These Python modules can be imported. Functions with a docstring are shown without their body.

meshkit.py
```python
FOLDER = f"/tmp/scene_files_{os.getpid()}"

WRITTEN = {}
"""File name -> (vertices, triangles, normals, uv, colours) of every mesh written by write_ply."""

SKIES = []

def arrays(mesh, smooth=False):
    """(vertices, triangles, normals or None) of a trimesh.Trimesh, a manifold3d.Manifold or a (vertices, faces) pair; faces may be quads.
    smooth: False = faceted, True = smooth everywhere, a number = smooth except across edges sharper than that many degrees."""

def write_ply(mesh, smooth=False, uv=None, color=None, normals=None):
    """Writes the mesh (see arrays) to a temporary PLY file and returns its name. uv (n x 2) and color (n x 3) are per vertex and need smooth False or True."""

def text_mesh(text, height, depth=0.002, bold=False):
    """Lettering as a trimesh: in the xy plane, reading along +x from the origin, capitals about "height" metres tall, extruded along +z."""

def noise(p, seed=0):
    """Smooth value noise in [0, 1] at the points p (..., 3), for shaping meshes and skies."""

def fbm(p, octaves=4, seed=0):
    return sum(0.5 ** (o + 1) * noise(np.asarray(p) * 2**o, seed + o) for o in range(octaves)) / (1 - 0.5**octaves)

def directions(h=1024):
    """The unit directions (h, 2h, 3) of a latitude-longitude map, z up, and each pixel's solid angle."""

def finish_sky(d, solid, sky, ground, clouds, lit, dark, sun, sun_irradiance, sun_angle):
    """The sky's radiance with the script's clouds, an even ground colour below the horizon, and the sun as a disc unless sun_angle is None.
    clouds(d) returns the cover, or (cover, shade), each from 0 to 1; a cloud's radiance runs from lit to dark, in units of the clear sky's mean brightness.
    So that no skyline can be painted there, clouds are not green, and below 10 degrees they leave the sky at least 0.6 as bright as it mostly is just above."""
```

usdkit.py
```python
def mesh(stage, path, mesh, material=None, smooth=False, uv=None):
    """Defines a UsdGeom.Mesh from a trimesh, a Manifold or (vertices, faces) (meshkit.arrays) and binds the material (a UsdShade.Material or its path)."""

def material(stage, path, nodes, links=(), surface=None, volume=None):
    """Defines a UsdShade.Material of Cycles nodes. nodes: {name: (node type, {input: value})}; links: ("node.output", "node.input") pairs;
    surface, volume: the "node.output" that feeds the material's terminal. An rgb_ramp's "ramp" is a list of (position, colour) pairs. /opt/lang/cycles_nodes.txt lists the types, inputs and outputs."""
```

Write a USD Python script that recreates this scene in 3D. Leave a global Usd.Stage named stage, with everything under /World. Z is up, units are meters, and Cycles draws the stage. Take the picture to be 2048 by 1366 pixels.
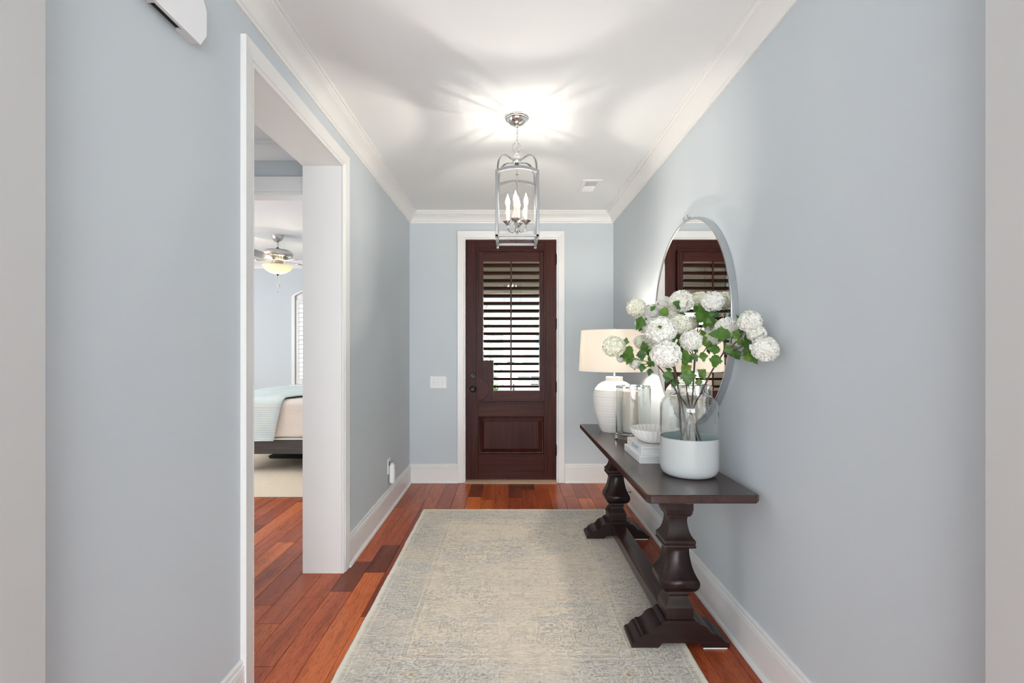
import math, random
import numpy as np, trimesh, usdkit, meshkit
from shapely.geometry import Polygon, Point, box as sbox
from shapely import affinity
from pxr import Usd, UsdGeom, UsdLux, UsdShade, Gf, Sdf, Vt

stage = Usd.Stage.CreateInMemory()
UsdGeom.SetStageUpAxis(stage, 'Z')
UsdGeom.SetStageMetersPerUnit(stage, 1.0)
UsdGeom.Xform.Define(stage, '/World')
UsdGeom.Scope.Define(stage, '/World/Looks')

# ---------------------------------------------------------------- camera, sky, sun, added fill lights, exposure
EYE = 1.356                                   # the camera stands at the origin looking along +y
cam = UsdGeom.Camera.Define(stage, '/World/camera')
cam.AddTranslateOp().Set(Gf.Vec3d(0, 0, EYE))
cam.AddRotateXOp().Set(90.0)
cam.CreateHorizontalApertureAttr(36.0)
cam.CreateVerticalApertureAttr(24.0)
cam.CreateFocalLengthAttr(960 / 2048 * 36.0)
cam.CreateHorizontalApertureOffsetAttr(6 * 36 / 2048)
cam.CreateVerticalApertureOffsetAttr(15 * 36 / 2048)
cam.CreateFStopAttr(0.0)
cam.CreateClippingRangeAttr(Gf.Vec2f(0.02, 500))
EXPOSURE = 0.0
cam.CreateExposureAttr(EXPOSURE)

SKY, SUN = 1.5, 3.0
REAR, BEDROOM = 9.0, 10.8
LANTERN, LAMP, FAN = 285, 600, 230
dome = UsdLux.DomeLight.Define(stage, '/World/sky_light')
dome.CreateIntensityAttr(SKY)
dome.CreateColorAttr(Gf.Vec3f(0.86, 0.94, 1.0))
sun = UsdLux.DistantLight.Define(stage, '/World/sun_light')
sun.CreateIntensityAttr(SUN)
sun.CreateAngleAttr(0.53)
sun.CreateColorAttr(Gf.Vec3f(1.0, 0.95, 0.88))
sun.AddRotateXYZOp().Set(Gf.Vec3f(40, 25, 0))


def fill_light(name, at, w, h, rot, power, color):
    """an added unseen area light that fills a room from one side"""
    r = UsdLux.RectLight.Define(stage, '/World/' + name)
    r.AddTranslateOp().Set(Gf.Vec3d(*at))
    r.AddRotateXYZOp().Set(Gf.Vec3f(*rot))
    r.CreateWidthAttr(w); r.CreateHeightAttr(h)
    r.CreateIntensityAttr(power)
    r.CreateColorAttr(Gf.Vec3f(*color))


FILL_TINT = (0.97, 0.98, 1.0)
for _k, _x in enumerate((-2.65, 0.0, 2.65)):
    fill_light('rear_window_light' + ('' if _k == 0 else f'_{_k:03d}'), (_x, -5.9, 1.30), 2.4, 2.4, (90, 0, 0), REAR, FILL_TINT)  # added unseen fill behind the camera; the wall there has no windows
fill_light('bedroom_window_light', (-5.9, 4.4, 1.75), 2.0, 1.7, (90, 0, -90), BEDROOM, FILL_TINT)  # added unseen fill for the bedroom; its left wall has no window
fill_light('hall_window_light', (-2.55, 2.25, 1.45), 1.4, 1.7, (90, 0, -90), 1.5, FILL_TINT)   # added unseen fill for the hall beyond the left opening

# ---------------------------------------------------------------- helpers
USED = {}
V3 = lambda *a: np.array(a, float)


def numbered(parent, name):
    k = USED.get((parent, name), -1) + 1
    USED[(parent, name)] = k
    return f'{parent}/{name}' if k == 0 else f'{parent}/{name}_{k:03d}'


ORIGIN = {}


def setdata(prim, label=None, category=None, group=None, kind=None):
    for k, v in (('label', label), ('category', category), ('group', group), ('kind', kind)):
        if v:
            prim.SetCustomDataByKey(k, v)


def thing(name, at, label, category=None, group=None, kind=None):
    path = numbered('/World', name)
    x = UsdGeom.Xform.Define(stage, path)
    x.AddTranslateOp().Set(Gf.Vec3d(*map(float, at)))
    ORIGIN[path] = np.array(at, float)
    setdata(x.GetPrim(), label, category, group, kind)
    return path


def tm(m):
    if hasattr(m, 'to_mesh'):
        q = m.to_mesh()
        return trimesh.Trimesh(q.vert_properties[:, :3], q.tri_verts, process=False)
    if isinstance(m, (list,)):
        return trimesh.util.concatenate([tm(x) for x in m])
    return m


def part(parent, name, mesh, mat, smooth=35, label=None, kind=None):
    """one mesh under a thing or under a part; the mesh is given in world coordinates"""
    path = numbered(parent, name)
    o = ORIGIN[parent]
    ORIGIN[path] = o
    m = tm(mesh).copy()
    m.vertices = m.vertices - o
    p = usdkit.mesh(stage, path, m, M[mat], smooth=smooth)
    setdata(p.GetPrim(), label, None, None, kind)
    return path


def single(name, mesh, mat, label, category=None, group=None, kind=None, smooth=35):
    path = numbered('/World', name)
    ORIGIN[path] = np.zeros(3)
    p = usdkit.mesh(stage, path, tm(mesh), M[mat], smooth=smooth)
    setdata(p.GetPrim(), label, category, group, kind)
    return path


def struct(name, mesh, mat, label, smooth=30):
    return single(name, mesh, mat, label, kind='structure', smooth=smooth)


def bx(x0, x1, y0, y1, z0, z1, c=0.0):
    """a box, its edges chamfered by c"""
    x0, x1 = min(x0, x1), max(x0, x1); y0, y1 = min(y0, y1), max(y0, y1); z0, z1 = min(z0, z1), max(z0, z1)
    if c <= 0:
        m = trimesh.creation.box((x1 - x0, y1 - y0, z1 - z0))
        m.apply_translation(((x0 + x1) / 2, (y0 + y1) / 2, (z0 + z1) / 2))
        return m
    p = []
    for x, sx in ((x0, 1), (x1, -1)):
        for y, sy in ((y0, 1), (y1, -1)):
            for z, sz in ((z0, 1), (z1, -1)):
                p += [(x + sx * c, y + sy * c, z), (x + sx * c, y, z + sz * c), (x, y + sy * c, z + sz * c)]
    return trimesh.convex.convex_hull(np.array(p))


def grid_faces(n, m, wrap=False):
    i, j = np.meshgrid(np.arange(n - 1), np.arange(m if wrap else m - 1), indexing='ij')
    j2 = (j + 1) % m
    a, b, c, d = i * m + j, i * m + j2, (i + 1) * m + j2, (i + 1) * m + j
    q = np.stack([a, b, c, d], -1).reshape(-1, 4)
    return np.vstack([q[:, [0, 1, 2]], q[:, [0, 2, 3]]])


def fixed(v, f):
    m = trimesh.Trimesh(v, f, process=False)
    if m.is_watertight and m.volume < 0:
        m.invert()
    return m


def lathe(prof, at=(0, 0, 0), n=48, close=True, axis='z', sides_rot=0.0):
    """profile [(r, z)...] turned about z (or along -y with axis='y'); ends capped by their own centre points"""
    prof = [(max(r, 0.0), z) for r, z in prof]
    a = np.arange(n) * 2 * np.pi / n + sides_rot
    v = np.array([[(r * math.cos(t), r * math.sin(t), z) for t in a] for r, z in prof]).reshape(-1, 3)
    f = grid_faces(len(prof), n, True)
    if close:
        k = len(v)
        v = np.vstack([v, [(0, 0, prof[0][1])], [(0, 0, prof[-1][1])]])
        i = np.arange(n); j = (i + 1) % n
        f = np.vstack([f, np.stack([j, i, np.full(n, k)], 1), np.stack([i + (len(prof) - 1) * n, j + (len(prof) - 1) * n, np.full(n, k + 1)], 1)])
    m = trimesh.Trimesh(v, f, process=False)
    m.merge_vertices()
    m.update_faces(m.nondegenerate_faces())
    if axis == 'y':
        m.vertices = m.vertices[:, [0, 2, 1]] * V3(1, -1, 1)
        m.invert()
    if axis == 'x':
        m.vertices = m.vertices[:, [2, 0, 1]] * V3(-1, 1, 1)
        m.invert()
    m.fix_normals()
    m.apply_translation(at)
    return m


def tube(points, r, n=8, closed=False):
    p = np.asarray(points, float)
    r = np.broadcast_to(np.asarray(r, float), (len(p),))
    if closed:
        t = np.roll(p, -1, 0) - np.roll(p, 1, 0)
    else:
        t = np.gradient(p, axis=0)
    t /= np.linalg.norm(t, axis=1, keepdims=True) + 1e-12
    up = V3(0, 0, 1) if abs(t[0][2]) < 0.9 else V3(1, 0, 0)
    A = []
    a = np.cross(t[0], up); a /= np.linalg.norm(a)
    for k in range(len(p)):
        a = a - t[k] * np.dot(a, t[k]); a /= np.linalg.norm(a) + 1e-12
        A.append(a.copy())
    A = np.array(A); Bv = np.cross(t, A)
    ang = np.arange(n) * 2 * np.pi / n
    v = p[:, None] + r[:, None, None] * (np.cos(ang)[None, :, None] * A[:, None] + np.sin(ang)[None, :, None] * Bv[:, None])
    v = v.reshape(-1, 3)
    if closed:
        f = grid_faces(len(p), n, True)
        i = np.arange(n); j = (i + 1) % n; L = (len(p) - 1) * n
        f = np.vstack([f, np.stack([L + i, L + j, j], 1), np.stack([L + i, j, i], 1)])
    else:
        f = grid_faces(len(p), n, True)
        k = len(v)
        v = np.vstack([v, p[:1], p[-1:]])
        i = np.arange(n); j = (i + 1) % n; L = (len(p) - 1) * n
        f = np.vstack([f, np.stack([j, i, np.full(n, k)], 1), np.stack([L + i, L + j, np.full(n, k + 1)], 1)])
    m = trimesh.Trimesh(v, f, process=False)
    m.fix_normals()
    return m


def spline(pts, n=24):
    """Catmull-Rom through the points"""
    p = np.asarray(pts, float)
    p = np.vstack([2 * p[0] - p[1], p, 2 * p[-1] - p[-2]])
    out = []
    seg = len(p) - 3
    per = max(2, n // seg)
    for i in range(seg):
        a, b, c, d = p[i:i + 4]
        for t in np.linspace(0, 1, per, endpoint=False):
            out.append(0.5 * (2 * b + (c - a) * t + (2 * a - 5 * b + 4 * c - d) * t * t + (-a + 3 * b - 3 * c + d) * t ** 3))
    out.append(p[-2])
    return np.array(out)


def extrude(poly, frame, depth):
    """polygon in (a, b) -> world: frame = (origin, A, B, N), extruded by depth along N"""
    o, A, Bv, N = [np.asarray(x, float) for x in frame]
    if hasattr(poly, 'geoms'):
        return trimesh.util.concatenate([extrude(g, frame, depth) for g in poly.geoms if g.area > 1e-7])
    m = trimesh.creation.extrude_polygon(poly, depth, engine='earcut')
    v = np.asarray(m.vertices)
    m = trimesh.Trimesh(o + v[:, :1] * A + v[:, 1:2] * Bv + v[:, 2:] * N, m.faces, process=False)
    if np.linalg.det(np.stack([A, Bv, N])) < 0:
        m.invert()
    return m


def xz(poly, y0, y1):
    """polygon in (x, z), running from y0 to y1"""
    return extrude(poly, ((0, y0, 0), (1, 0, 0), (0, 0, 1), (0, 1, 0)), y1 - y0)


def moulding(prof, p0, p1, A, Bv, m0=0.0, m1=0.0):
    """profile [(a, b)] swept from p0 to p1; each end is mitred: shifted along the run by m * a"""
    p0, p1, A, Bv = [np.asarray(x, float) for x in (p0, p1, A, Bv)]
    t = (p1 - p0) / np.linalg.norm(p1 - p0)
    prof = np.asarray(prof, float)
    a, b = prof[:, :1], prof[:, 1:]
    e0 = p0 + a * A + b * Bv - t * a * m0
    e1 = p1 + a * A + b * Bv + t * a * m1
    n = len(prof)
    v = np.vstack([e0, e1])
    poly = Polygon(prof)
    tv, tf = trimesh.creation.triangulate_polygon(poly, engine='earcut')
    idx = np.array([np.argmin(((prof - q) ** 2).sum(1)) for q in tv])
    tf = idx[tf]
    i = np.arange(n); j = (i + 1) % n
    f = np.vstack([tf, tf[:, ::-1] + n, np.stack([i, j, j + n], 1), np.stack([i, j + n, i + n], 1)])
    m = trimesh.Trimesh(v, f, process=False)
    m.fix_normals()
    return m


def square_loft(prof, cx, cy):
    """stack of squares [(half width, z)] as one closed solid"""
    v = []
    for h, z in prof:
        v += [(cx - h, cy - h, z), (cx + h, cy - h, z), (cx + h, cy + h, z), (cx - h, cy + h, z)]
    v = np.array(v)
    f = grid_faces(len(prof), 4, True)
    L = (len(prof) - 1) * 4
    f = np.vstack([f, [(0, 2, 1), (0, 3, 2)], [(L, L + 1, L + 2), (L, L + 2, L + 3)]])
    m = trimesh.Trimesh(v, f, process=False)
    m.fix_normals()
    return m


def at(u, v, y):
    """where a sight line of the photograph meets depth y"""
    return V3((u - 1018) * y / 960, y, EYE - (v - 698) * y / 960)


def rotated(m, axis, ang, about):
    m = m.copy()
    m.apply_transform(trimesh.transformations.rotation_matrix(ang, axis, about))
    return m


# ---------------------------------------------------------------- materials
M = {}


def mat(name, nodes, links, surface):
    M[name] = usdkit.material(stage, '/World/Looks/' + name, nodes, links, surface=surface)


def plain(name, color, rough=0.5, metallic=0.0, bump=None, **kw):
    """principled; bump = (scale, strength, distance) adds a fine noise relief"""
    n = {'p': ('principled_bsdf', {'base_color': color, 'roughness': rough, 'metallic': metallic, **kw})}
    l = []
    if bump:
        n['g'] = ('geometry', {})
        n['t'] = ('noise_texture', {'scale': bump[0], 'detail': 3.0})
        n['b'] = ('bump', {'strength': bump[1], 'distance': bump[2]})
        l = [('g.position', 't.vector'), ('t.fac', 'b.height'), ('b.normal', 'p.normal')]
    mat(name, n, l, 'p.BSDF')


def wood(name, cols, rough, grain=(60, 2, 60), figure=(9, 0.7, 9), coat=0.0, bump=0.25, spec=0.5, pores=False, vary=(0.80, 1.18)):
    """cols: dark, mid, light; grain and figure are scales along x, y, z (low = along the fibre)"""
    n = {
        'g': ('geometry', {}), 'o': ('object_info', {}),
        'off': ('vector_math', {'math_type': 'scale', 'vector1': (31.0, 57.0, 13.0)}),
        'add': ('vector_math', {'math_type': 'add'}),
        'm1': ('mapping', {'scale': figure}), 'm2': ('mapping', {'scale': grain}),
        'n1': ('noise_texture', {'scale': 1.0, 'detail': 4.0, 'distortion': 1.6}),
        'n2': ('noise_texture', {'scale': 1.0, 'detail': 5.0, 'roughness': 0.65}),
        'mixf': ('mix_float', {'fac': 0.42}),
        'r': ('rgb_ramp', {'ramp': [(0.30, cols[0]), (0.5, cols[1]), (0.72, cols[2])]}),
        'hs': ('hsv', {'saturation': 1.0}),
        'mr': ('map_range', {'from_min': 0.0, 'from_max': 1.0, 'to_min': vary[0], 'to_max': vary[1]}),
        'b': ('bump', {'strength': bump, 'distance': 0.0012}),
        'p': ('principled_bsdf', {'roughness': rough, 'coat_weight': coat, 'coat_roughness': 0.12, 'specular_ior_level': spec}),
    }
    l = [('o.random', 'off.scale'), ('g.position', 'add.vector1'), ('off.vector', 'add.vector2'),
         ('add.vector', 'm1.vector'), ('add.vector', 'm2.vector'), ('m1.vector', 'n1.vector'), ('m2.vector', 'n2.vector'),
         ('n1.fac', 'mixf.a'), ('n2.fac', 'mixf.b'), ('mixf.result', 'r.fac'), ('r.color', 'hs.color'),
         ('o.random', 'mr.value'), ('mr.result', 'hs.value'), ('hs.color', 'p.base_color'),
         ('n2.fac', 'b.height'), ('b.normal', 'p.normal')]
    if pores:  # short dark pores along the grain
        n['m3'] = ('mapping', {'scale': (300, 22, 300)})
        n['n3'] = ('noise_texture', {'scale': 1.0, 'detail': 2.0, 'distortion': 0.6})
        n['r3'] = ('rgb_ramp', {'ramp': [(0.30, (0.40, 0.32, 0.28)), (0.44, (1, 1, 1))]})
        n['mu'] = ('mix', {'mix_type': 'multiply', 'fac': 1.0})
        l.remove(('hs.color', 'p.base_color'))
        l += [('add.vector', 'm3.vector'), ('m3.vector', 'n3.vector'), ('n3.fac', 'r3.fac'), ('hs.color', 'mu.color1'), ('r3.color', 'mu.color2'), ('mu.color', 'p.base_color')]
    mat(name, n, l, 'p.BSDF')


plain('wall_paint', (0.60, 0.655, 0.69), 0.62, specular_ior_level=0.35)
plain('ceiling_paint', (0.885, 0.91, 0.92), 0.8, specular_ior_level=0.2)
plain('trim_paint', (0.84, 0.84, 0.825), 0.34)
plain('trim_paint_shaded', (0.54, 0.54, 0.53), 0.5)  # the white trim paint again, its colour darkened to stand for shade
plain('white_plastic', (0.88, 0.885, 0.89), 0.35)
plain('grey_plastic', (0.45, 0.47, 0.5), 0.5)
plain('chime_wood', (0.86, 0.87, 0.885), 0.55, bump=(90, 0.12, 0.0006))
plain('black_slot', (0.012, 0.014, 0.018), 0.6)
plain('dark_gap', (0.02, 0.012, 0.01), 0.8)
FG = dict(grain=(170, 9, 170), figure=(10, 0.8, 10), coat=0.0, bump=0.3, spec=0.30, pores=True, vary=(0.88, 1.12))
wood('cherry_mid', [(0.2049, 0.0393, 0.0136), (0.4595, 0.0961, 0.0312), (0.5962, 0.1507, 0.0521)], 0.28, **FG)
wood('cherry_light', [(0.3229, 0.0677, 0.0188), (0.6583, 0.1583, 0.0437), (0.7949, 0.2239, 0.0709)], 0.28, **FG)
wood('cherry_red', [(0.1677, 0.0306, 0.0125), (0.3664, 0.0699, 0.0250), (0.4844, 0.1070, 0.0396)], 0.28, **FG)
wood('cherry_dark', [(0.075, 0.0165, 0.010), (0.185, 0.040, 0.020), (0.26, 0.064, 0.030)], 0.28, **FG)
FLOORS = ['cherry_mid', 'cherry_light', 'cherry_red', 'cherry_dark']
MAH = [(0.024, 0.0056, 0.0045), (0.052, 0.0125, 0.0092), (0.085, 0.024, 0.016)]
wood('mahogany_upright', MAH, 0.36, grain=(110, 110, 3), figure=(18, 18, 0.9), bump=0.12, spec=0.14)
wood('mahogany_level', MAH, 0.36, grain=(3, 110, 110), figure=(0.9, 18, 18), bump=0.12, spec=0.14)
ESP = [(0.0075, 0.0036, 0.0032), (0.018, 0.0080, 0.0072), (0.036, 0.0165, 0.0140)]
wood('espresso_long', [(0.021, 0.0088, 0.0070), (0.044, 0.0185, 0.0148), (0.076, 0.034, 0.026)], 0.20, grain=(90, 3, 90), figure=(14, 0.8, 14), bump=0.06, spec=0.75)
wood('espresso_upright', ESP, 0.36, grain=(90, 90, 4), figure=(14, 14, 1.0), bump=0.10, spec=0.38)
wood('espresso_cross', ESP, 0.36, grain=(4, 90, 90), figure=(1.0, 14, 14), bump=0.10, spec=0.38)
wood('threshold_oak', [(0.42, 0.27, 0.17), (0.55, 0.37, 0.25), (0.65, 0.46, 0.32)], 0.45, grain=(3, 110, 110), figure=(1, 18, 18))
wood('bed_wood', [(0.045, 0.038, 0.036), (0.075, 0.065, 0.062), (0.11, 0.095, 0.09)], 0.45, grain=(3, 90, 90), figure=(1, 14, 14))
plain('polished_nickel', (0.80, 0.79, 0.77), 0.10, 1.0)
plain('lantern_metal', (0.34, 0.345, 0.35), 0.28, 1.0)
plain('brushed_nickel', (0.62, 0.60, 0.57), 0.28, 1.0)
plain('oil_bronze', (0.035, 0.027, 0.024), 0.38, 0.7)
plain('frame_silver', (0.56, 0.575, 0.59), 0.28, 0.9)
plain('mirror_silver', (0.93, 0.94, 0.94), 0.0, 1.0)
plain('white_ceramic', (0.84, 0.82, 0.785), 0.55, bump=(120, 0.2, 0.0015))
plain('bowl_ceramic', (0.86, 0.85, 0.83), 0.38)
plain('candle_wax', (0.83, 0.76, 0.66), 0.45, subsurface_weight=0.2, subsurface_scale=0.01)
plain('book_cover', (0.80, 0.80, 0.785), 0.45)
plain('book_cloth', (0.70, 0.74, 0.78), 0.6, bump=(700, 0.2, 0.0004))
plain('white_enamel', (0.52, 0.54, 0.54), 0.10)
plain('teal_lining', (0.52, 0.68, 0.67), 0.2)
plain('felt_white', (0.8, 0.8, 0.78), 0.9)
plain('stem_bark', (0.115, 0.075, 0.055), 0.75, bump=(300, 0.3, 0.001))
plain('stem_green', (0.16, 0.17, 0.05), 0.6)
plain('floret_core', (0.62, 0.64, 0.42), 0.8)
plain('spring_steel', (0.25, 0.24, 0.23), 0.4, 0.8)
plain('clear_hook', (0.8, 0.82, 0.84), 0.15, alpha=0.45)
plain('black_fabric', (0.012, 0.012, 0.014), 0.7)
plain('fan_blade', (0.30, 0.30, 0.31), 0.4)
plain('candle_sleeve', (0.55, 0.50, 0.42), 0.45)

# pages: fine horizontal leaves
mat('pages', {'g': ('geometry', {}), 'm': ('mapping', {'scale': (2, 2, 900)}), 'n': ('noise_texture', {'scale': 1.0, 'detail': 1.0}),
              'r': ('rgb_ramp', {'ramp': [(0.25, (0.50, 0.51, 0.52)), (0.75, (0.66, 0.66, 0.65))]}), 'p': ('principled_bsdf', {'roughness': 0.8})},
    [('g.position', 'm.vector'), ('m.vector', 'n.vector'), ('n.fac', 'r.fac'), ('r.color', 'p.base_color')], 'p.BSDF')
mat('spine_print', {'g': ('geometry', {}), 'm': ('mapping', {'scale': (60, 60, 90)}), 'n': ('noise_texture', {'scale': 1.0, 'detail': 2.0}),
                    'r': ('rgb_ramp', {'ramp': [(0.42, (0.66, 0.70, 0.75)), (0.58, (0.36, 0.44, 0.54))]}), 'p': ('principled_bsdf', {'roughness': 0.6})},
    [('g.position', 'm.vector'), ('m.vector', 'n.vector'), ('n.fac', 'r.fac'), ('r.color', 'p.base_color')], 'p.BSDF')


def pane(name, tint, rough=0.0, bump=None, ior=1.5):
    n = {'t': ('transparent_bsdf', {'color': tint}), 'g': ('glossy_bsdf', {'color': (1, 1, 1), 'roughness': rough}),
         'f': ('fresnel', {'IOR': ior}), 'x': ('mix_closure', {})}
    l = [('f.fac', 'x.fac'), ('t.BSDF', 'x.closure1'), ('g.BSDF', 'x.closure2')]
    if bump:
        n['q'] = ('geometry', {}); n['v'] = ('noise_texture', {'scale': bump[0], 'detail': 1.0}); n['b'] = ('bump', {'strength': bump[1], 'distance': 0.001})
        l += [('q.position', 'v.vector'), ('v.fac', 'b.height'), ('b.normal', 'g.normal')]
    mat(name, n, l, 'x.closure')


pane('window_glass', (0.97, 0.985, 0.98))
pane('lantern_glass', (0.965, 0.96, 0.955), 0.04)
mat('clear_glass', {'p': ('principled_bsdf', {'base_color': (0.965, 0.99, 0.985), 'roughness': 0.0, 'transmission_weight': 1.0, 'ior': 1.46})}, [], 'p.BSDF')
mat('vase_glass', {'p': ('principled_bsdf', {'base_color': (0.985, 0.998, 0.995), 'roughness': 0.0, 'transmission_weight': 1.0, 'ior': 1.46})}, [], 'p.BSDF')


def glow(name, color, strength):
    mat(name, {'e': ('emission', {'color': color, 'strength': strength})}, [], 'e.emission')


glow('flame_bulb', (1.0, 0.92, 0.80), LANTERN)
glow('lamp_bulb', (1.0, 0.91, 0.79), LAMP)
glow('fan_bulb', (1.0, 0.88, 0.68), FAN)


def translucent(name, color, thru, fac, rough=0.7, extra=None):
    n = {'p': ('principled_bsdf', {'base_color': color, 'roughness': rough}), 't': ('translucent_bsdf', {'color': thru}), 'x': ('mix_closure', {'fac': fac})}
    l = [('p.BSDF', 'x.closure1'), ('t.BSDF', 'x.closure2')]
    if extra:
        n.update(extra[0]); l += extra[1]
    mat(name, n, l, 'x.closure')


translucent('shade_linen', (0.90, 0.88, 0.84), (0.97, 0.92, 0.85), 0.60, 0.9)
translucent('bowl_glass', (0.9, 0.86, 0.78), (0.95, 0.88, 0.74), 0.6, 0.3)
translucent('petal', (0.88, 0.87, 0.80), (0.92, 0.92, 0.84), 0.22, 0.7,
            ({'o': ('object_info', {}), 'r': ('rgb_ramp', {'ramp': [(0.0, (0.93, 0.93, 0.89)), (0.6, (0.93, 0.92, 0.85)), (1.0, (0.92, 0.91, 0.74))]})},
             [('o.random', 'r.fac'), ('r.color', 'p.base_color')]))
translucent('leaf', (0.05, 0.13, 0.03), (0.16, 0.30, 0.05), 0.3, 0.45,
            ({'o': ('object_info', {}), 'g': ('geometry', {}), 'n': ('noise_texture', {'scale': 45.0}), 'k': ('math', {'math_type': 'add'}), 'h': ('math', {'math_type': 'multiply', 'value2': 0.5}),
              'r': ('rgb_ramp', {'ramp': [(0.12, (0.030, 0.105, 0.040)), (0.5, (0.075, 0.195, 0.036)), (0.85, (0.205, 0.325, 0.045))]})},
             [('g.position', 'n.vector'), ('o.random', 'k.value1'), ('n.fac', 'k.value2'), ('k.value', 'h.value1'), ('h.value', 'r.fac'), ('r.color', 'p.base_color')]))
translucent('shrub_leaf', (0.10, 0.24, 0.04), (0.2, 0.38, 0.06), 0.35, 0.5)
# fabrics
plain('bed_sheet', (0.93, 0.84, 0.735), 0.9, bump=(30, 0.25, 0.01))
mat('quilt', {'g': ('geometry', {}), 'n': ('noise_texture', {'scale': 6.0, 'detail': 2.0}),
              'r': ('rgb_ramp', {'ramp': [(0.35, (0.66, 0.78, 0.80)), (0.6, (0.76, 0.83, 0.78))]}),
              'n2': ('noise_texture', {'scale': 240.0}), 'b': ('bump', {'strength': 0.3, 'distance': 0.002}), 'p': ('principled_bsdf', {'roughness': 0.95})},
    [('g.position', 'n.vector'), ('n.fac', 'r.fac'), ('r.color', 'p.base_color'), ('g.position', 'n2.vector'), ('n2.fac', 'b.height'), ('b.normal', 'p.normal')], 'p.BSDF')
plain('beige_carpet', (0.84, 0.71, 0.54), 0.97, bump=(260, 0.6, 0.004))
plain('pale_bounce', (0.78, 0.76, 0.72), 0.95)  # bright tone for the unseen floor that bounces light upwards
mat('rug_pile', {'a': ('attribute', {'attribute': 'rug_color'}), 'g': ('geometry', {}), 'n': ('noise_texture', {'scale': 420.0, 'detail': 2.0}),
                 'b': ('bump', {'strength': 0.5, 'distance': 0.003}),
                 'p': ('principled_bsdf', {'roughness': 0.97, 'sheen_weight': 0.15, 'specular_ior_level': 0.1})},
    [('a.color', 'p.base_color'), ('g.position', 'n.vector'), ('n.fac', 'b.height'), ('b.normal', 'p.normal')], 'p.BSDF')
# outdoors
plain('concrete', (0.62, 0.60, 0.57), 0.85, bump=(20, 0.2, 0.005))
plain('lawn', (0.22, 0.30, 0.08), 0.95, bump=(60, 0.6, 0.03))
plain('porch_tan', (0.50, 0.37, 0.25), 0.7)
plain('siding', (0.78, 0.77, 0.74), 0.7)
plain('roof_grey', (0.20, 0.19, 0.19), 0.9)
plain('car_white', (0.82, 0.83, 0.84), 0.2, coat_weight=0.6)
plain('car_dark', (0.03, 0.035, 0.045), 0.3)
plain('car_glass', (0.10, 0.16, 0.20), 0.05)
plain('tyre', (0.02, 0.02, 0.02), 0.8)

# ---------------------------------------------------------------- the shell
XL, XR, YB, CEIL = -1.010, 1.060, 4.876, 2.743     # left wall, right wall, door wall, ceiling
XH, YH = -1.243, 3.25                              # far face of the left wall, the hall wall beyond
JY = 0.965                                         # the cased opening the camera looks through
OY0, OY1, OZ = 1.885, 2.900, 2.462                 # the cased opening in the left wall

random.seed(7)
rng = np.random.default_rng(7)

# floor: planks, one by one
FL = thing('floor', (0, 0, 0), 'reddish cherry hardwood plank floor running towards the front door', kind='structure')
part(FL, 'subfloor', [bx(-6.4, 4.2, -6.2, 7.8, -0.06, -0.0125)], 'dark_gap')
part(FL, 'wood_field', [bx(-4.2, 4.2, -0.5, 0.35, -0.0125, 0.0), bx(-6.4, -2.63, 0.35, 7.8, -0.0125, 0.0), bx(-2.63, -1.1, 4.46, 7.8, -0.0125, 0.0)], 'cherry_mid')


struct('floor_great_room', bx(-4.05, 4.05, -6.0, -0.5, -0.0125, 0.0), 'pale_bounce', 'pale carpet of the great room before the foyer')  # added reflector: pale so that fill light bounces up to the ceiling


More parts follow.
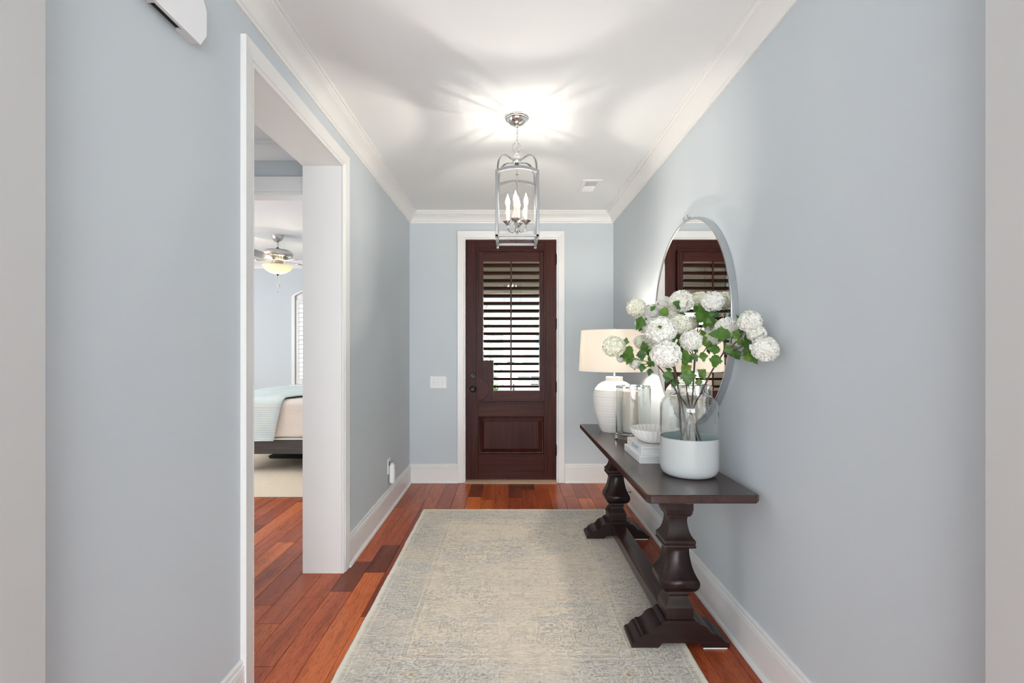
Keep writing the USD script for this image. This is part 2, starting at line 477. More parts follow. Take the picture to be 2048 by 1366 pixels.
def plank(x0, x1, y0, y1, m):
    g, c = 0.0006, 0.0014
    z = random.uniform(-0.0003, 0.0)
    part(FL, 'plank', bxtop(x0 + g, x1 - g, y0 + g, y1 - g, -0.0125, z, c), m, smooth=False)


def bxtop(x0, x1, y0, y1, z0, z1, c):
    v = [(x0, y0, z0), (x1, y0, z0), (x1, y1, z0), (x0, y1, z0), (x0, y0, z1 - c), (x1, y0, z1 - c), (x1, y1, z1 - c), (x0, y1, z1 - c),
         (x0 + c, y0 + c, z1), (x1 - c, y0 + c, z1), (x1 - c, y1 - c, z1), (x0 + c, y1 - c, z1)]
    f = [(0, 2, 1), (0, 3, 2), (8, 9, 10), (8, 10, 11)]
    for b in (0, 4):
        for i in range(4):
            j = (i + 1) % 4
            f += [(b + i, b + j, b + 4 + j), (b + i, b + 4 + j, b + 4 + i)]
    return trimesh.Trimesh(np.array(v), f, process=False)


PW = 0.125
known = {  # row -> joints and tones seen in the photograph
    -1: [(0.35, 1.02, 1), (1.02, 2.685, 0), (2.685, 3.063, 3), (3.063, 4.1, 0), (4.1, 4.876, 0)],
    0: [(0.35, 0.9, 0), (0.9, 2.914, 1), (2.914, 3.317, 3), (3.317, 4.35, 0), (4.35, 4.876, 0)],
    1: [(0.35, 1.5, 1), (1.5, 2.43, 1), (2.43, 3.9, 2), (3.9, 4.876, 0)],
    7: [(0.35, 1.6, 0), (1.6, 2.8, 2), (2.8, 4.37, 2), (4.37, 4.876, 3)],
    8: [(0.35, 2.3, 0), (2.3, 3.4, 2), (3.4, 4.62, 2), (4.62, 4.876, 3)],
    4: [(0.35, 1.6, 0), (1.6, 2.8, 2), (2.8, 4.40, 1), (4.40, 4.876, 3)],
    -2: [(0.35, 1.42, 0), (1.42, 2.05, 2), (2.05, 2.62, 0), (2.62, 3.9, 0), (3.9, 4.47, 2)],
    -3: [(0.35, 1.9, 0), (1.9, 2.37, 1), (2.37, 3.3, 0), (3.3, 4.47, 2)],
}
for row in range(-14, 16):
    x0 = -0.877 + row * PW
    x1 = x0 + PW
    hall = x1 < XL + 0.02
    if x0 > XR:
        break
    x1 = min(x1, XR + 0.02)
    yend = 4.47 if hall else YB
    if row in known:
        for y0, y1, m in known[row]:
            plank(x0, x1, y0, y1, FLOORS[m])
        continue
    y = 0.35
    while y < yend - 0.01:
        y1 = y + random.choice([0.38, 0.5, 0.62, 0.8, 0.95, 1.15])
        if y1 > yend - 0.22:
            y1 = yend
        plank(x0, x1, y, y1, FLOORS[random.choices([0, 1, 2, 3], [5, 2, 3, 0.15])[0]])
        y = y1

struct('ceiling', [bx(-6.4, 4.2, -6.2, 7.8, CEIL, CEIL + 0.1)], 'ceiling_paint', 'flat white ceiling of the foyer')

WT = 'wall_paint'
struct('wall_left', [bx(XH, XL, JY, OY0 - 0.018, 0, CEIL), bx(XH, XL, OY1 + 0.018, 5.05, 0, CEIL), bx(XH, XL, OY0 - 0.018, OY1 + 0.018, OZ + 0.018, CEIL)], WT,
       'pale blue-grey left wall with the wide cased opening')
struct('wall_right', bx(XR, 1.2, JY, 5.05, 0, CEIL), WT, 'pale blue-grey right wall behind the console table')
DX0, DX1, DZ = -0.437, 0.477, 2.463                # door slab
struct('wall_front', [bx(XL, DX0 - 0.024, YB, 5.05, 0, CEIL), bx(DX1 + 0.024, XR, YB, 5.05, 0, CEIL), bx(DX0 - 0.024, DX1 + 0.024, YB, 5.05, DZ + 0.024, CEIL)], WT,
       'pale blue-grey end wall around the front door')
JX0, JX1 = -0.933, 0.959
struct('wall_rear', [bx(-6.4, JX0 - 0.02, 0.80, JY, 0, CEIL), bx(JX1 + 0.02, 4.2, 0.80, JY, 0, CEIL)], WT,
       'wall stubs on both sides of the wide near opening')
struct('trim_1', [bx(JX0 - 0.02, JX0, 0.78, JY + 0.004, 0, CEIL - 0.001, 0.003), bx(JX1, JX1 + 0.02, 0.78, JY + 0.004, 0, CEIL - 0.001, 0.003)], 'trim_paint_shaded',
       'white jamb boards with shade put into their colour at both edges of the near opening')
# the great room behind the camera
struct('wall_great_room', [bx(-4.2, -4.05, -6.2, 0.8, 0, CEIL), bx(4.05, 4.2, -6.2, 0.8, 0, CEIL), bx(-4.05, 4.05, -6.2, -6.0, 0, CEIL)], WT, 'walls of the great room before the foyer')

# the little hall and the bedroom beyond the left opening
struct('wall_hall', [bx(-6.2, -2.27, YH, YH + 0.12, 0, CEIL), bx(-1.32, XH, YH, YH + 0.12, 0, CEIL), bx(-2.27, -1.32, YH, YH + 0.12, 2.42, CEIL)], WT,
       'blue-grey hall wall over the bedroom doorway')
struct('wall_hall_left', bx(-2.72, -2.6, JY, YH, 0, CEIL), WT, 'left wall of the small hall')
struct('wall_bedroom_left', bx(-6.3, -6.15, YH, 7.75, 0, CEIL), WT, 'left wall of the bedroom')
struct('wall_bedroom_right', bx(XH, -1.1, 5.05, 7.75, 0, CEIL), WT, 'right wall of the bedroom')


def arch_poly(cx, hw, z0, zs, R, n=24):
    c = math.sqrt(R * R - hw * hw)
    xs = np.linspace(hw, -hw, n)
    return Polygon([(cx - hw, z0), (cx + hw, z0)] + [(cx + x, zs + math.sqrt(R * R - x * x) - c) for x in xs])


WCX, WZ0, WZS = -2.80, 0.80, 2.195
hole = arch_poly(WCX, 0.585, WZ0, WZS, 1.13)
struct('wall_bedroom_back', xz(sbox(-6.2, 0, -1.15, CEIL).difference(hole), 7.6, 7.75), WT, 'blue-grey back wall of the bedroom with an arched window')

W1 = thing('window_1', (WCX, 7.6, WZ0), 'white arch-topped bedroom window with plantation shutters', kind='structure')
part(W1, 'casing', [xz(arch_poly(WCX, 0.636, WZ0 - 0.004, WZS, 1.18).difference(arch_poly(WCX, 0.586, WZ0 - 0.2, WZS, 1.13)), 7.58, 7.602)], 'trim_paint')
part(W1, 'sill', bx(WCX - 0.66, WCX + 0.66, 7.55, 7.62, WZ0 - 0.05, WZ0 - 0.005, 0.004), 'trim_paint')
part(W1, 'arch_panel', xz(arch_poly(WCX, 0.584, WZ0, WZS, 1.13).intersection(sbox(-6, 2.14, 0, 4)), 7.615, 7.64), 'trim_paint')
part(W1, 'pane', bx(WCX - 0.58, WCX + 0.58, 7.70, 7.704, WZ0 + 0.002, 2.15), 'window_glass')
for s in (-1, 1):
    xa, xb = (WCX - 0.582, WCX - 0.002) if s < 0 else (WCX + 0.002, WCX + 0.582)
    sh = part(W1, 'shutter', [bx(xa, xa + 0.05, 7.605, 7.635, WZ0 + 0.002, 2.138, 0.002), bx(xb - 0.05, xb, 7.605, 7.635, WZ0 + 0.002, 2.138, 0.002),
                              bx(xa + 0.05, xb - 0.05, 7.605, 7.635, WZ0 + 0.002, WZ0 + 0.09), bx(xa + 0.05, xb - 0.05, 7.605, 7.635, 2.075, 2.138)], 'trim_paint')
    for k in range(17):
        z = WZ0 + 0.128 + k * 0.0715
        b = bx(xa + 0.051, xb - 0.051, 7.62 - 0.030, 7.62 + 0.030, z - 0.004, z + 0.004, 0.002)
        part(sh, 'louver', rotated(b, (1, 0, 0), math.radians(-14), (0, 7.62, z)), 'trim_paint', smooth=False)
    part(sh, 'tilt_rod', bx((xa + xb) / 2 - 0.006, (xa + xb) / 2 + 0.006, 7.570, 7.582, WZ0 + 0.14, 2.06), 'trim_paint')

# ---------------------------------------------------------------- mouldings
CROWN = [(0, 0), (0, 0.112), (0.010, 0.112), (0.012, 0.100), (0.018, 0.096), (0.022, 0.086), (0.032, 0.066), (0.046, 0.050), (0.062, 0.038), (0.070, 0.032), (0.070, 0.026), (0.077, 0.022), (0.080, 0.014), (0.090, 0.012), (0.090, 0)]
DN, UP = (0, 0, -1), (0, 0, 1)


def crown(p0, p1, A, m0=-1, m1=-1):
    return moulding(CROWN, (*p0, CEIL), (*p1, CEIL), A, DN, m0, m1)


struct('trim_2', crown((XL, JY), (XL, YB), (1, 0, 0)), 'trim_paint', 'white crown moulding along the left wall')
struct('trim_3', crown((XR, JY), (XR, YB), (-1, 0, 0)), 'trim_paint', 'white crown moulding along the right wall')
struct('trim_4', crown((XL, YB), (XR, YB), (0, -1, 0)), 'trim_paint', 'white crown moulding over the front door')
struct('trim_5', crown((-2.6, YH), (XH, YH), (0, -1, 0)), 'trim_paint', 'white crown moulding in the small hall')
struct('trim_6', crown((-6.15, 7.6), (-1.243, 7.6), (0, -1, 0)), 'trim_paint', 'white crown moulding on the bedroom back wall')

BASE = [(0, 0), (0.030, 0), (0.030, 0.008), (0.026, 0.015), (0.016, 0.019), (0.016, 0.148), (0.0125, 0.150), (0.0125, 0.153), (0.0155, 0.155), (0.0155, 0.163), (0.009, 0.168), (0.009, 0.171), (0.011, 0.173), (0.011, 0.183), (0.004, 0.189), (0, 0.189)]


def base(p0, p1, A, m0=0, m1=0):
    return moulding(BASE, (*p0, 0), (*p1, 0), A, UP, m0, m1)


struct('baseboard_left', base((XL, JY), (XL, OY0 - 0.080), (1, 0, 0)), 'trim_paint', 'white baseboard on the near left wall')
struct('baseboard_left_far', base((XL, OY1 + 0.080), (XL, YB), (1, 0, 0), 0, -1), 'trim_paint', 'white baseboard on the far left wall')
struct('baseboard_right', base((XR, JY), (XR, YB), (-1, 0, 0), 0, -1), 'trim_paint', 'white baseboard along the right wall under the console table')
struct('baseboard_front_left', base((XL, YB), (DX0 - 0.081, YB), (0, -1, 0), -1, 0), 'trim_paint', 'white baseboard to the left of the front door')
struct('baseboard_front_right', base((DX1 + 0.087, YB), (XR, YB), (0, -1, 0), 0, -1), 'trim_paint', 'white baseboard to the right of the front door')

CAS = [(0, 0), (0, 0.009), (0.005, 0.012), (0.010, 0.012), (0.012, 0.009), (0.016, 0.009), (0.020, 0.015), (0.030, 0.018), (0.068, 0.020), (0.074, 0.022), (0.080, 0.022), (0.080, 0)]


def casing(o, e, f, top, B):
    """three mitred legs around an opening: o and e are its bottom corners on the wall, f the direction from o to e"""
    o, e, f = V3(*o), V3(*e), V3(*f)
    t = V3(0, 0, top)
    return [moulding(CAS, o, o + t, -f, B, 0, 1), moulding(CAS, e, e + t, f, B, 0, 1), moulding(CAS, o + t, e + t, UP, B, 1, 1)]


struct('trim_7', casing((XL, OY0, 0), (XL, OY1, 0), (0, 1, 0), OZ, (1, 0, 0)), 'trim_paint', 'white stepped casing around the wide left opening')
struct('trim_8', [bx(XH - 0.004, XL + 0.001, OY0 - 0.018, OY0, 0, OZ), bx(XH - 0.004, XL + 0.001, OY1, OY1 + 0.018, 0, OZ), bx(XH - 0.004, XL + 0.001, OY0 - 0.018, OY1 + 0.018, OZ, OZ + 0.018)],
       'trim_paint', 'white jamb boards lining the wide left opening')
BIGC = [(a * 1.45, b) for a, b in CAS]
HX0, HX1, HZ = -2.25, -1.365, 2.40
_c = [moulding(BIGC, (HX0, YH, 0), (HX0, YH, HZ), (-1, 0, 0), (0, -1, 0), 0, 1), moulding(BIGC, (HX1, YH, 0), (HX1, YH, HZ), (1, 0, 0), (0, -1, 0), 0, 1), moulding(BIGC, (HX0, YH, HZ), (HX1, YH, HZ), UP, (0, -1, 0), 1, 1)]
struct('trim_9', _c + [bx(HX0 - 0.02, HX0, YH - 0.001, YH + 0.125, 0, HZ), bx(HX1, HX1 + 0.045, YH - 0.001, YH + 0.125, 0, HZ), bx(HX0, HX1, YH - 0.001, YH + 0.125, HZ, HZ + 0.02)],
       'trim_paint', 'white casing around the bedroom doorway')

# ---------------------------------------------------------------- the front door
D = thing('door_1', (0.02, YB, 0), 'dark mahogany front door with a glazed upper half behind louvered shutters', kind='structure')
part(D, 'casing', casing((DX0 - 0.004, YB, 0), (DX1 + 0.004, YB, 0), (1, 0, 0), DZ + 0.006, (0, -1, 0)), 'trim_paint', label='white door casing')
part(D, 'jamb', [bx(DX0 - 0.024, DX0 - 0.004, YB - 0.001, 5.05, 0, DZ + 0.004), bx(DX1 + 0.004, DX1 + 0.024, YB - 0.001, 5.05, 0, DZ + 0.004), bx(DX0 - 0.024, DX1 + 0.024, YB - 0.001, 5.05, DZ + 0.004, DZ + 0.024),
                 bx(DX0 - 0.004, DX0 + 0.01, YB + 0.05, 5.05, 0, DZ), bx(DX1 - 0.01, DX1 + 0.004, YB + 0.05, 5.05, 0, DZ)], 'trim_paint', label='white door jamb')
part(D, 'threshold', moulding([(0, 0), (0.11, 0), (0.11, 0.006), (0.075, 0.024), (0, 0.024)], (DX0 - 0.004, YB + 0.06, 0), (DX1 + 0.004, YB + 0.06, 0), (0, -1, 0), UP), 'threshold_oak', label='pale oak threshold strip')
dy0, dy1 = YB + 0.001, YB + 0.045


def dx(u, y=YB): return (u - 1018) * y / 960
def dz(v, y=YB): return EYE - (v - 698) * y / 960


SX0, SX1 = dx(956.5), dx(1088.5)     # inner edges of the stiles
part(D, 'stile', bx(DX0, SX0, dy0, dy1, 0.031, DZ, 0.0015), 'mahogany_upright')
part(D, 'stile', bx(SX1, DX1, dy0, dy1, 0.031, DZ, 0.0015), 'mahogany_upright')
part(D, 'rail', bx(SX0, SX1, dy0, dy1, dz(505), DZ, 0.0015), 'mahogany_level')
part(D, 'rail', bx(SX0, SX1, dy0, dy1, dz(832.5), dz(800), 0.0015), 'mahogany_level')
part(D, 'rail', bx(SX0, SX1, dy0, dy1, 0.031, dz(909), 0.0015), 'mahogany_level')
# raised panel: sunk edge, bevel, proud field
PZ0, PZ1 = dz(909), dz(832.5)


def rect_rings(rings, y_face):
    """nested rectangles [(inset, depth behind the face)] between SX0, SX1, PZ0, PZ1"""
    v = []
    for i, d in rings:
        v += [(SX0 + i, y_face + d, PZ0 + i), (SX1 - i, y_face + d, PZ0 + i), (SX1 - i, y_face + d, PZ1 - i), (SX0 + i, y_face + d, PZ1 - i)]
    f = grid_faces(len(rings), 4, True)
    L = (len(rings) - 1) * 4
    f = np.vstack([f, [(L, L + 1, L + 2), (L, L + 2, L + 3)], [(0, 2, 1), (0, 3, 2)]])
    m = trimesh.Trimesh(np.array(v), f, process=False)
    m.fix_normals()
    return m


part(D, 'raised_panel', rect_rings([(0, 0.04), (0, 0.002), (0.005, 0.002), (0.011, 0.017), (0.019, 0.019), (0.056, 0.005), (0.058, 0.003)], dy0), 'mahogany_upright', smooth=20)
part(D, 'glass_pane', bx(SX0, SX1, YB + 0.028, YB + 0.032, dz(800), dz(505)), 'window_glass')

# the shutter on the room side of the door
ys0, ys1 = YB - 0.048, YB - 0.001
YS = ys0
LX0, LX1, LZ0, LZ1 = dx(966.4, YS), dx(1079, YS), dz(781.5, YS), dz(523.5, YS)
FX0, FX1, FZ0, FZ1 = dx(953.4, YS), dx(1091, YS), dz(806.8, YS), dz(499.3, YS)
NX, NZ = dx(986.6, YS), dz(721.2, YS)
g = 0.0015


def frame_ring(x0, x1, z0, z1, w, y0, y1):
    return [bx(x0, x0 + w, y0, y1, z0, z1, 0.002), bx(x1 - w, x1, y0, y1, z0, z1, 0.002), bx(x0 + w, x1 - w, y0, y1, z0, z0 + w, 0.002), bx(x0 + w, x1 - w, y0, y1, z1 - w, z1, 0.002)]


fw = 0.018
SH = part(D, 'shutter_frame', frame_ring(FX0, FX1, FZ0, FZ1, fw, ys0, ys1), 'mahogany_upright', label='frame that carries the louvered shutter')
ix0, ix1, iz0, iz1 = FX0 + fw + g, FX1 - fw - g, FZ0 + fw + g, FZ1 - fw - g
P0, P1 = ys0 + 0.004, ys0 + 0.032
disc_c, disc_r = (dx(953.0, YS) + 0.012, dz(778.5, YS)), 0.113
lock_block = sbox(LX0, iz0, NX, NZ).difference(Point(disc_c).buffer(disc_r + 0.0025, 48))
left_stile = sbox(ix0, iz0, LX0 - g, iz1).difference(Point(disc_c).buffer(disc_r + 0.0025, 48))
part(SH, 'shutter_stile', xz(left_stile, P0, P1), 'mahogany_upright')
part(SH, 'shutter_stile', bx(LX1 + g, ix1, P0, P1, iz0, iz1, 0.0015), 'mahogany_upright')
part(SH, 'shutter_rail', bx(LX0, LX1, P0, P1, LZ1, iz1, 0.0015), 'mahogany_level')
part(SH, 'shutter_rail', bx(NX + g, LX1, P0, P1, iz0, LZ0, 0.0015), 'mahogany_level')
part(SH, 'lock_backing', bx(ix0, NX, P1 + 0.0004, P1 + 0.005, iz0, NZ), 'mahogany_upright')  # board added to keep daylight from showing through the cut-out gap
part(SH, 'lock_block', xz(lock_block, P0, P1), 'mahogany_upright', label='solid block beside the lock with a round cut-out')
part(SH, 'lock_block', xz(Point(disc_c).buffer(disc_r, 48).intersection(sbox(ix0, iz0 + 0.002, NX - 0.002, iz1)), P0 + 0.006, P1), 'mahogany_upright', label='half-round filler set back inside the cut-out')


def blade(x0, x1, y, z, w, t, tilt):
    n = 10
    a = np.arange(n) * 2 * np.pi / n
    pr = np.stack([w / 2 * np.cos(a), t / 2 * np.sin(a)], 1)
    m = extrude(Polygon(pr), ((x0, y, z), (0, 1, 0), (0, 0, 1), (1, 0, 0)), x1 - x0)
    return rotated(m, (1, 0, 0), tilt, (0, y, z))


for i in range(17):
    v = 531.7 + 15.09 * i
    yl = P0 + 0.020
    z = dz(v, yl)
    xa = LX0 + 0.002 if z - 0.03 > NZ else NX + 0.002
    part(SH, 'louver', blade(xa, LX1 - 0.002, yl, z, 0.089, 0.0125, math.radians(-17)), 'mahogany_level', smooth=50)
xr = dx(1022, YS)
part(SH, 'tilt_rod', [bx(xr - 0.0075, xr + 0.0075, P0 - 0.032, P0 - 0.018, LZ0 + 0.006, LZ1 - 0.005, 0.002),
                      tube([(xr, P0 - 0.026, LZ1 - 0.006), (xr, P0 - 0.026, LZ1 + 0.004), (xr, P0 - 0.012, LZ1 + 0.012), (xr, P0 + 0.002, LZ1 + 0.014)], 0.003, 6)], 'mahogany_upright')
part(D, 'deadbolt', [lathe([(0.0295, 0), (0.0295, 0.006), (0.025, 0.012), (0.0, 0.012)], (dx(945.8), YB, dz(751.5)), 28, axis='y'),
                     rotated(bx(dx(945.8) - 0.017, dx(945.8) + 0.017, YB - 0.030, YB - 0.012, dz(751.5) - 0.005, dz(751.5) + 0.005, 0.002), (0, 1, 0), math.radians(-35), (dx(945.8), YB, dz(751.5)))], 'oil_bronze', label='dark bronze thumb-turn deadbolt')
part(D, 'door_knob', lathe([(0.034, 0), (0.034, 0.004), (0.028, 0.010), (0.012, 0.013), (0.011, 0.026), (0.020, 0.032), (0.0285, 0.042), (0.029, 0.052), (0.024, 0.060), (0.016, 0.063), (0.014, 0.0615), (0.007, 0.0615), (0.006, 0.064), (0, 0.064)],
                            (dx(945.8), YB, dz(778)), 32, axis='y'), 'oil_bronze', label='dark bronze door knob')
for v in (519, 647.5, 774, 900):
    part(D, 'hinge', [lathe([(0.0, -0.056), (0.004, -0.056), (0.0075, -0.050), (0.0075, 0.050), (0.004, 0.056), (0, 0.056)], (DX1 + 0.002, YB - 0.008, dz(v)), 12),
                      bx(DX1 - 0.006, DX1 + 0.012, YB - 0.006, YB + 0.002, dz(v) - 0.05, dz(v) + 0.05)], 'oil_bronze')

# ---------------------------------------------------------------- small wall and ceiling fittings
S = thing('light_switch', (dx(876.5), YB, dz(764.5)), 'white triple toggle light switch plate left of the front door', 'light switch')
sx, sz = dx(876.5), dz(764.5)
part(S, 'wall_plate', bx(sx - 0.083, sx + 0.083, YB - 0.006, YB + 0.001, sz - 0.0615, sz + 0.0615, 0.0025), 'white_plastic')
for k in (-1, 0, 1):
    x = sx + k * 0.046
    c = part(S, 'switch_surround', bx(x - 0.0065, x + 0.0065, YB - 0.0075, YB - 0.0058, sz - 0.013, sz + 0.013, 0.0006), 'white_plastic')
    part(c, 'toggle', rotated(bx(x - 0.0045, x + 0.0045, YB - 0.020, YB - 0.005, sz - 0.005, sz + 0.005, 0.001), (1, 0, 0), math.radians(-28), (x, YB - 0.006, sz)), 'white_plastic')
    part(c, 'screw', [lathe([(0.003, 0), (0.003, 0.001), (0, 0.001)], (x, YB - 0.006, sz + q), 10, axis='y') for q in (-0.030, 0.030)], 'grey_plastic')

oy, oz = 4.03, 0.375
O = thing('wall_outlet', (XL, oy, oz), 'white electrical outlet plate low on the far left wall', 'outlet')
part(O, 'wall_plate', bx(XL - 0.001, XL + 0.006, oy - 0.042, oy + 0.042, oz - 0.064, oz + 0.064, 0.0025), 'white_plastic')
for q in (-0.02, 0.02):
    part(O, 'socket', lathe([(0.0165, 0), (0.0165, 0.0015), (0, 0.0015)], (XL + 0.006, oy, oz + q), 20, axis='x').apply_transform(np.diag([1, 1, 1, 1])), 'white_plastic')
N = thing('plug_in_device', (XL + 0.01, oy + 0.005, 0.31), 'white plug-in air freshener box in the low outlet on the left wall', 'plug-in air freshener')
part(N, 'body', bx(XL + 0.0085, XL + 0.050, oy - 0.028, oy + 0.036, 0.232, 0.385, 0.010), 'white_plastic')
part(N, 'cap', bx(XL + 0.018, XL + 0.044, oy - 0.018, oy + 0.026, 0.384, 0.398, 0.004), 'white_plastic')
part(N, 'vent', [bx(XL + 0.0495, XL + 0.0512, oy - 0.016, oy + 0.024, 0.345 + q, 0.349 + q) for q in (0, 0.010, 0.020)], 'grey_plastic')

C = thing('door_chime', (XL, 1.39, 2.40), 'white box-shaped doorbell chime high on the near left wall', 'door chime')
pr = [(1.225, 2.362), (1.256, 2.315), (1.513, 2.315), (1.544, 2.362), (1.544, 2.4415), (1.513, 2.488), (1.256, 2.488), (1.225, 2.4415)]
part(C, 'cover', extrude(Polygon(pr), ((XL + 0.030, 0, 0), (0, 1, 0), (0, 0, 1), (1, 0, 0)), 0.008), 'chime_wood')
part(C, 'housing', [bx(XL - 0.001, XL + 0.031, 1.25, 1.262, 2.322, 2.48), bx(XL - 0.001, XL + 0.031, 1.508, 1.52, 2.322, 2.48), bx(XL - 0.001, XL + 0.031, 1.262, 1.508, 2.468, 2.48),
                    bx(XL - 0.001, XL + 0.031, 1.455, 1.508, 2.322, 2.334), bx(XL - 0.001, XL + 0.031, 1.262, 1.34, 2.322, 2.334), bx(XL + 0.020, XL + 0.031, 1.34, 1.455, 2.322, 2.334)], 'chime_wood')
part(C, 'sound_slot', bx(XL - 0.0005, XL + 0.020, 1.341, 1.454, 2.330, 2.338), 'black_slot', label='dark slot in the underside')

VN = thing('ceiling_vent', (0.685, 4.085, CEIL), 'small white ceiling air vent with two louver banks near the front door', 'air vent')
vx0, vx1, vy0, vy1 = 0.605, 0.766, 3.93, 4.24
part(VN, 'frame', [bx(vx0, vx0 + 0.034, vy0, vy1, CEIL - 0.006, CEIL + 0.001, 0.002), bx(vx1 - 0.034, vx1, vy0, vy1, CEIL - 0.006, CEIL + 0.001, 0.002), bx(vx0 + 0.03, vx1 - 0.03, vy0, vy0 + 0.032, CEIL - 0.006, CEIL + 0.001, 0.002),
                   bx(vx0 + 0.03, vx1 - 0.03, vy1 - 0.032, vy1, CEIL - 0.006, CEIL + 0.001, 0.002), bx(vx0 + 0.03, vx1 - 0.03, 4.075, 4.085, CEIL - 0.006, CEIL + 0.001)], 'white_plastic')
part(VN, 'duct', bx(vx0 + 0.03, vx1 - 0.03, vy0 + 0.03, vy1 - 0.03, CEIL - 0.0012, CEIL - 0.0004), 'grey_plastic')
for k in range(22):
    y = vy0 + 0.037 + k * 0.0112
    if abs(y - 4.08) < 0.008:
        continue
    s = 1 if y < 4.08 else -1
    part(VN, 'slat', rotated(bx(vx0 + 0.033, vx1 - 0.033, y - 0.0055, y + 0.0055, CEIL - 0.0048, CEIL - 0.0036), (1, 0, 0), s * math.radians(38), (0, y, CEIL - 0.0045)), 'white_plastic', smooth=False)

HK = thing('wall_hook', (XR, 2.842, 2.13), 'left one of the two clear adhesive hooks above the round mirror', 'wall hook')


def hook(root, y):
    part(root, 'back_plate', bx(XR - 0.004, XR + 0.0005, y - 0.008, y + 0.008, 2.110, 2.150, 0.002), 'clear_hook')
    part(root, 'prong', tube(spline([(XR - 0.003, y, 2.126), (XR - 0.012, y, 2.118), (XR - 0.018, y, 2.124), (XR - 0.018, y, 2.138)], 12), 0.003, 8), 'spring_steel')


hook(HK, 2.862)
HK2 = thing('wall_hook', (XR, 2.80, 2.13), 'right one of the two clear adhesive hooks above the round mirror', 'wall hook')
hook(HK2, 2.80)
DS = thing('door_stop', (XR - 0.016, 4.115, 0.13), 'small dark spring door stop on the right baseboard', 'door stop')
part(DS, 'spring', tube([(XR - 0.014 - 0.05 * t, 4.115 + 0.006 * math.cos(t * 50), 0.13 + 0.006 * math.sin(t * 50)) for t in np.linspace(0, 1, 90)], 0.0016, 5), 'spring_steel')
part(DS, 'base_plate', lathe([(0.011, 0), (0.009, 0.004), (0, 0.005)], (XR - 0.0155, 4.115, 0.13), 14, axis='x'), 'spring_steel')
part(DS, 'tip', lathe([(0.008, 0), (0.008, 0.012), (0.005, 0.014), (0, 0.014)], (XR - 0.063, 4.115, 0.13), 14, axis='x'), 'white_plastic')

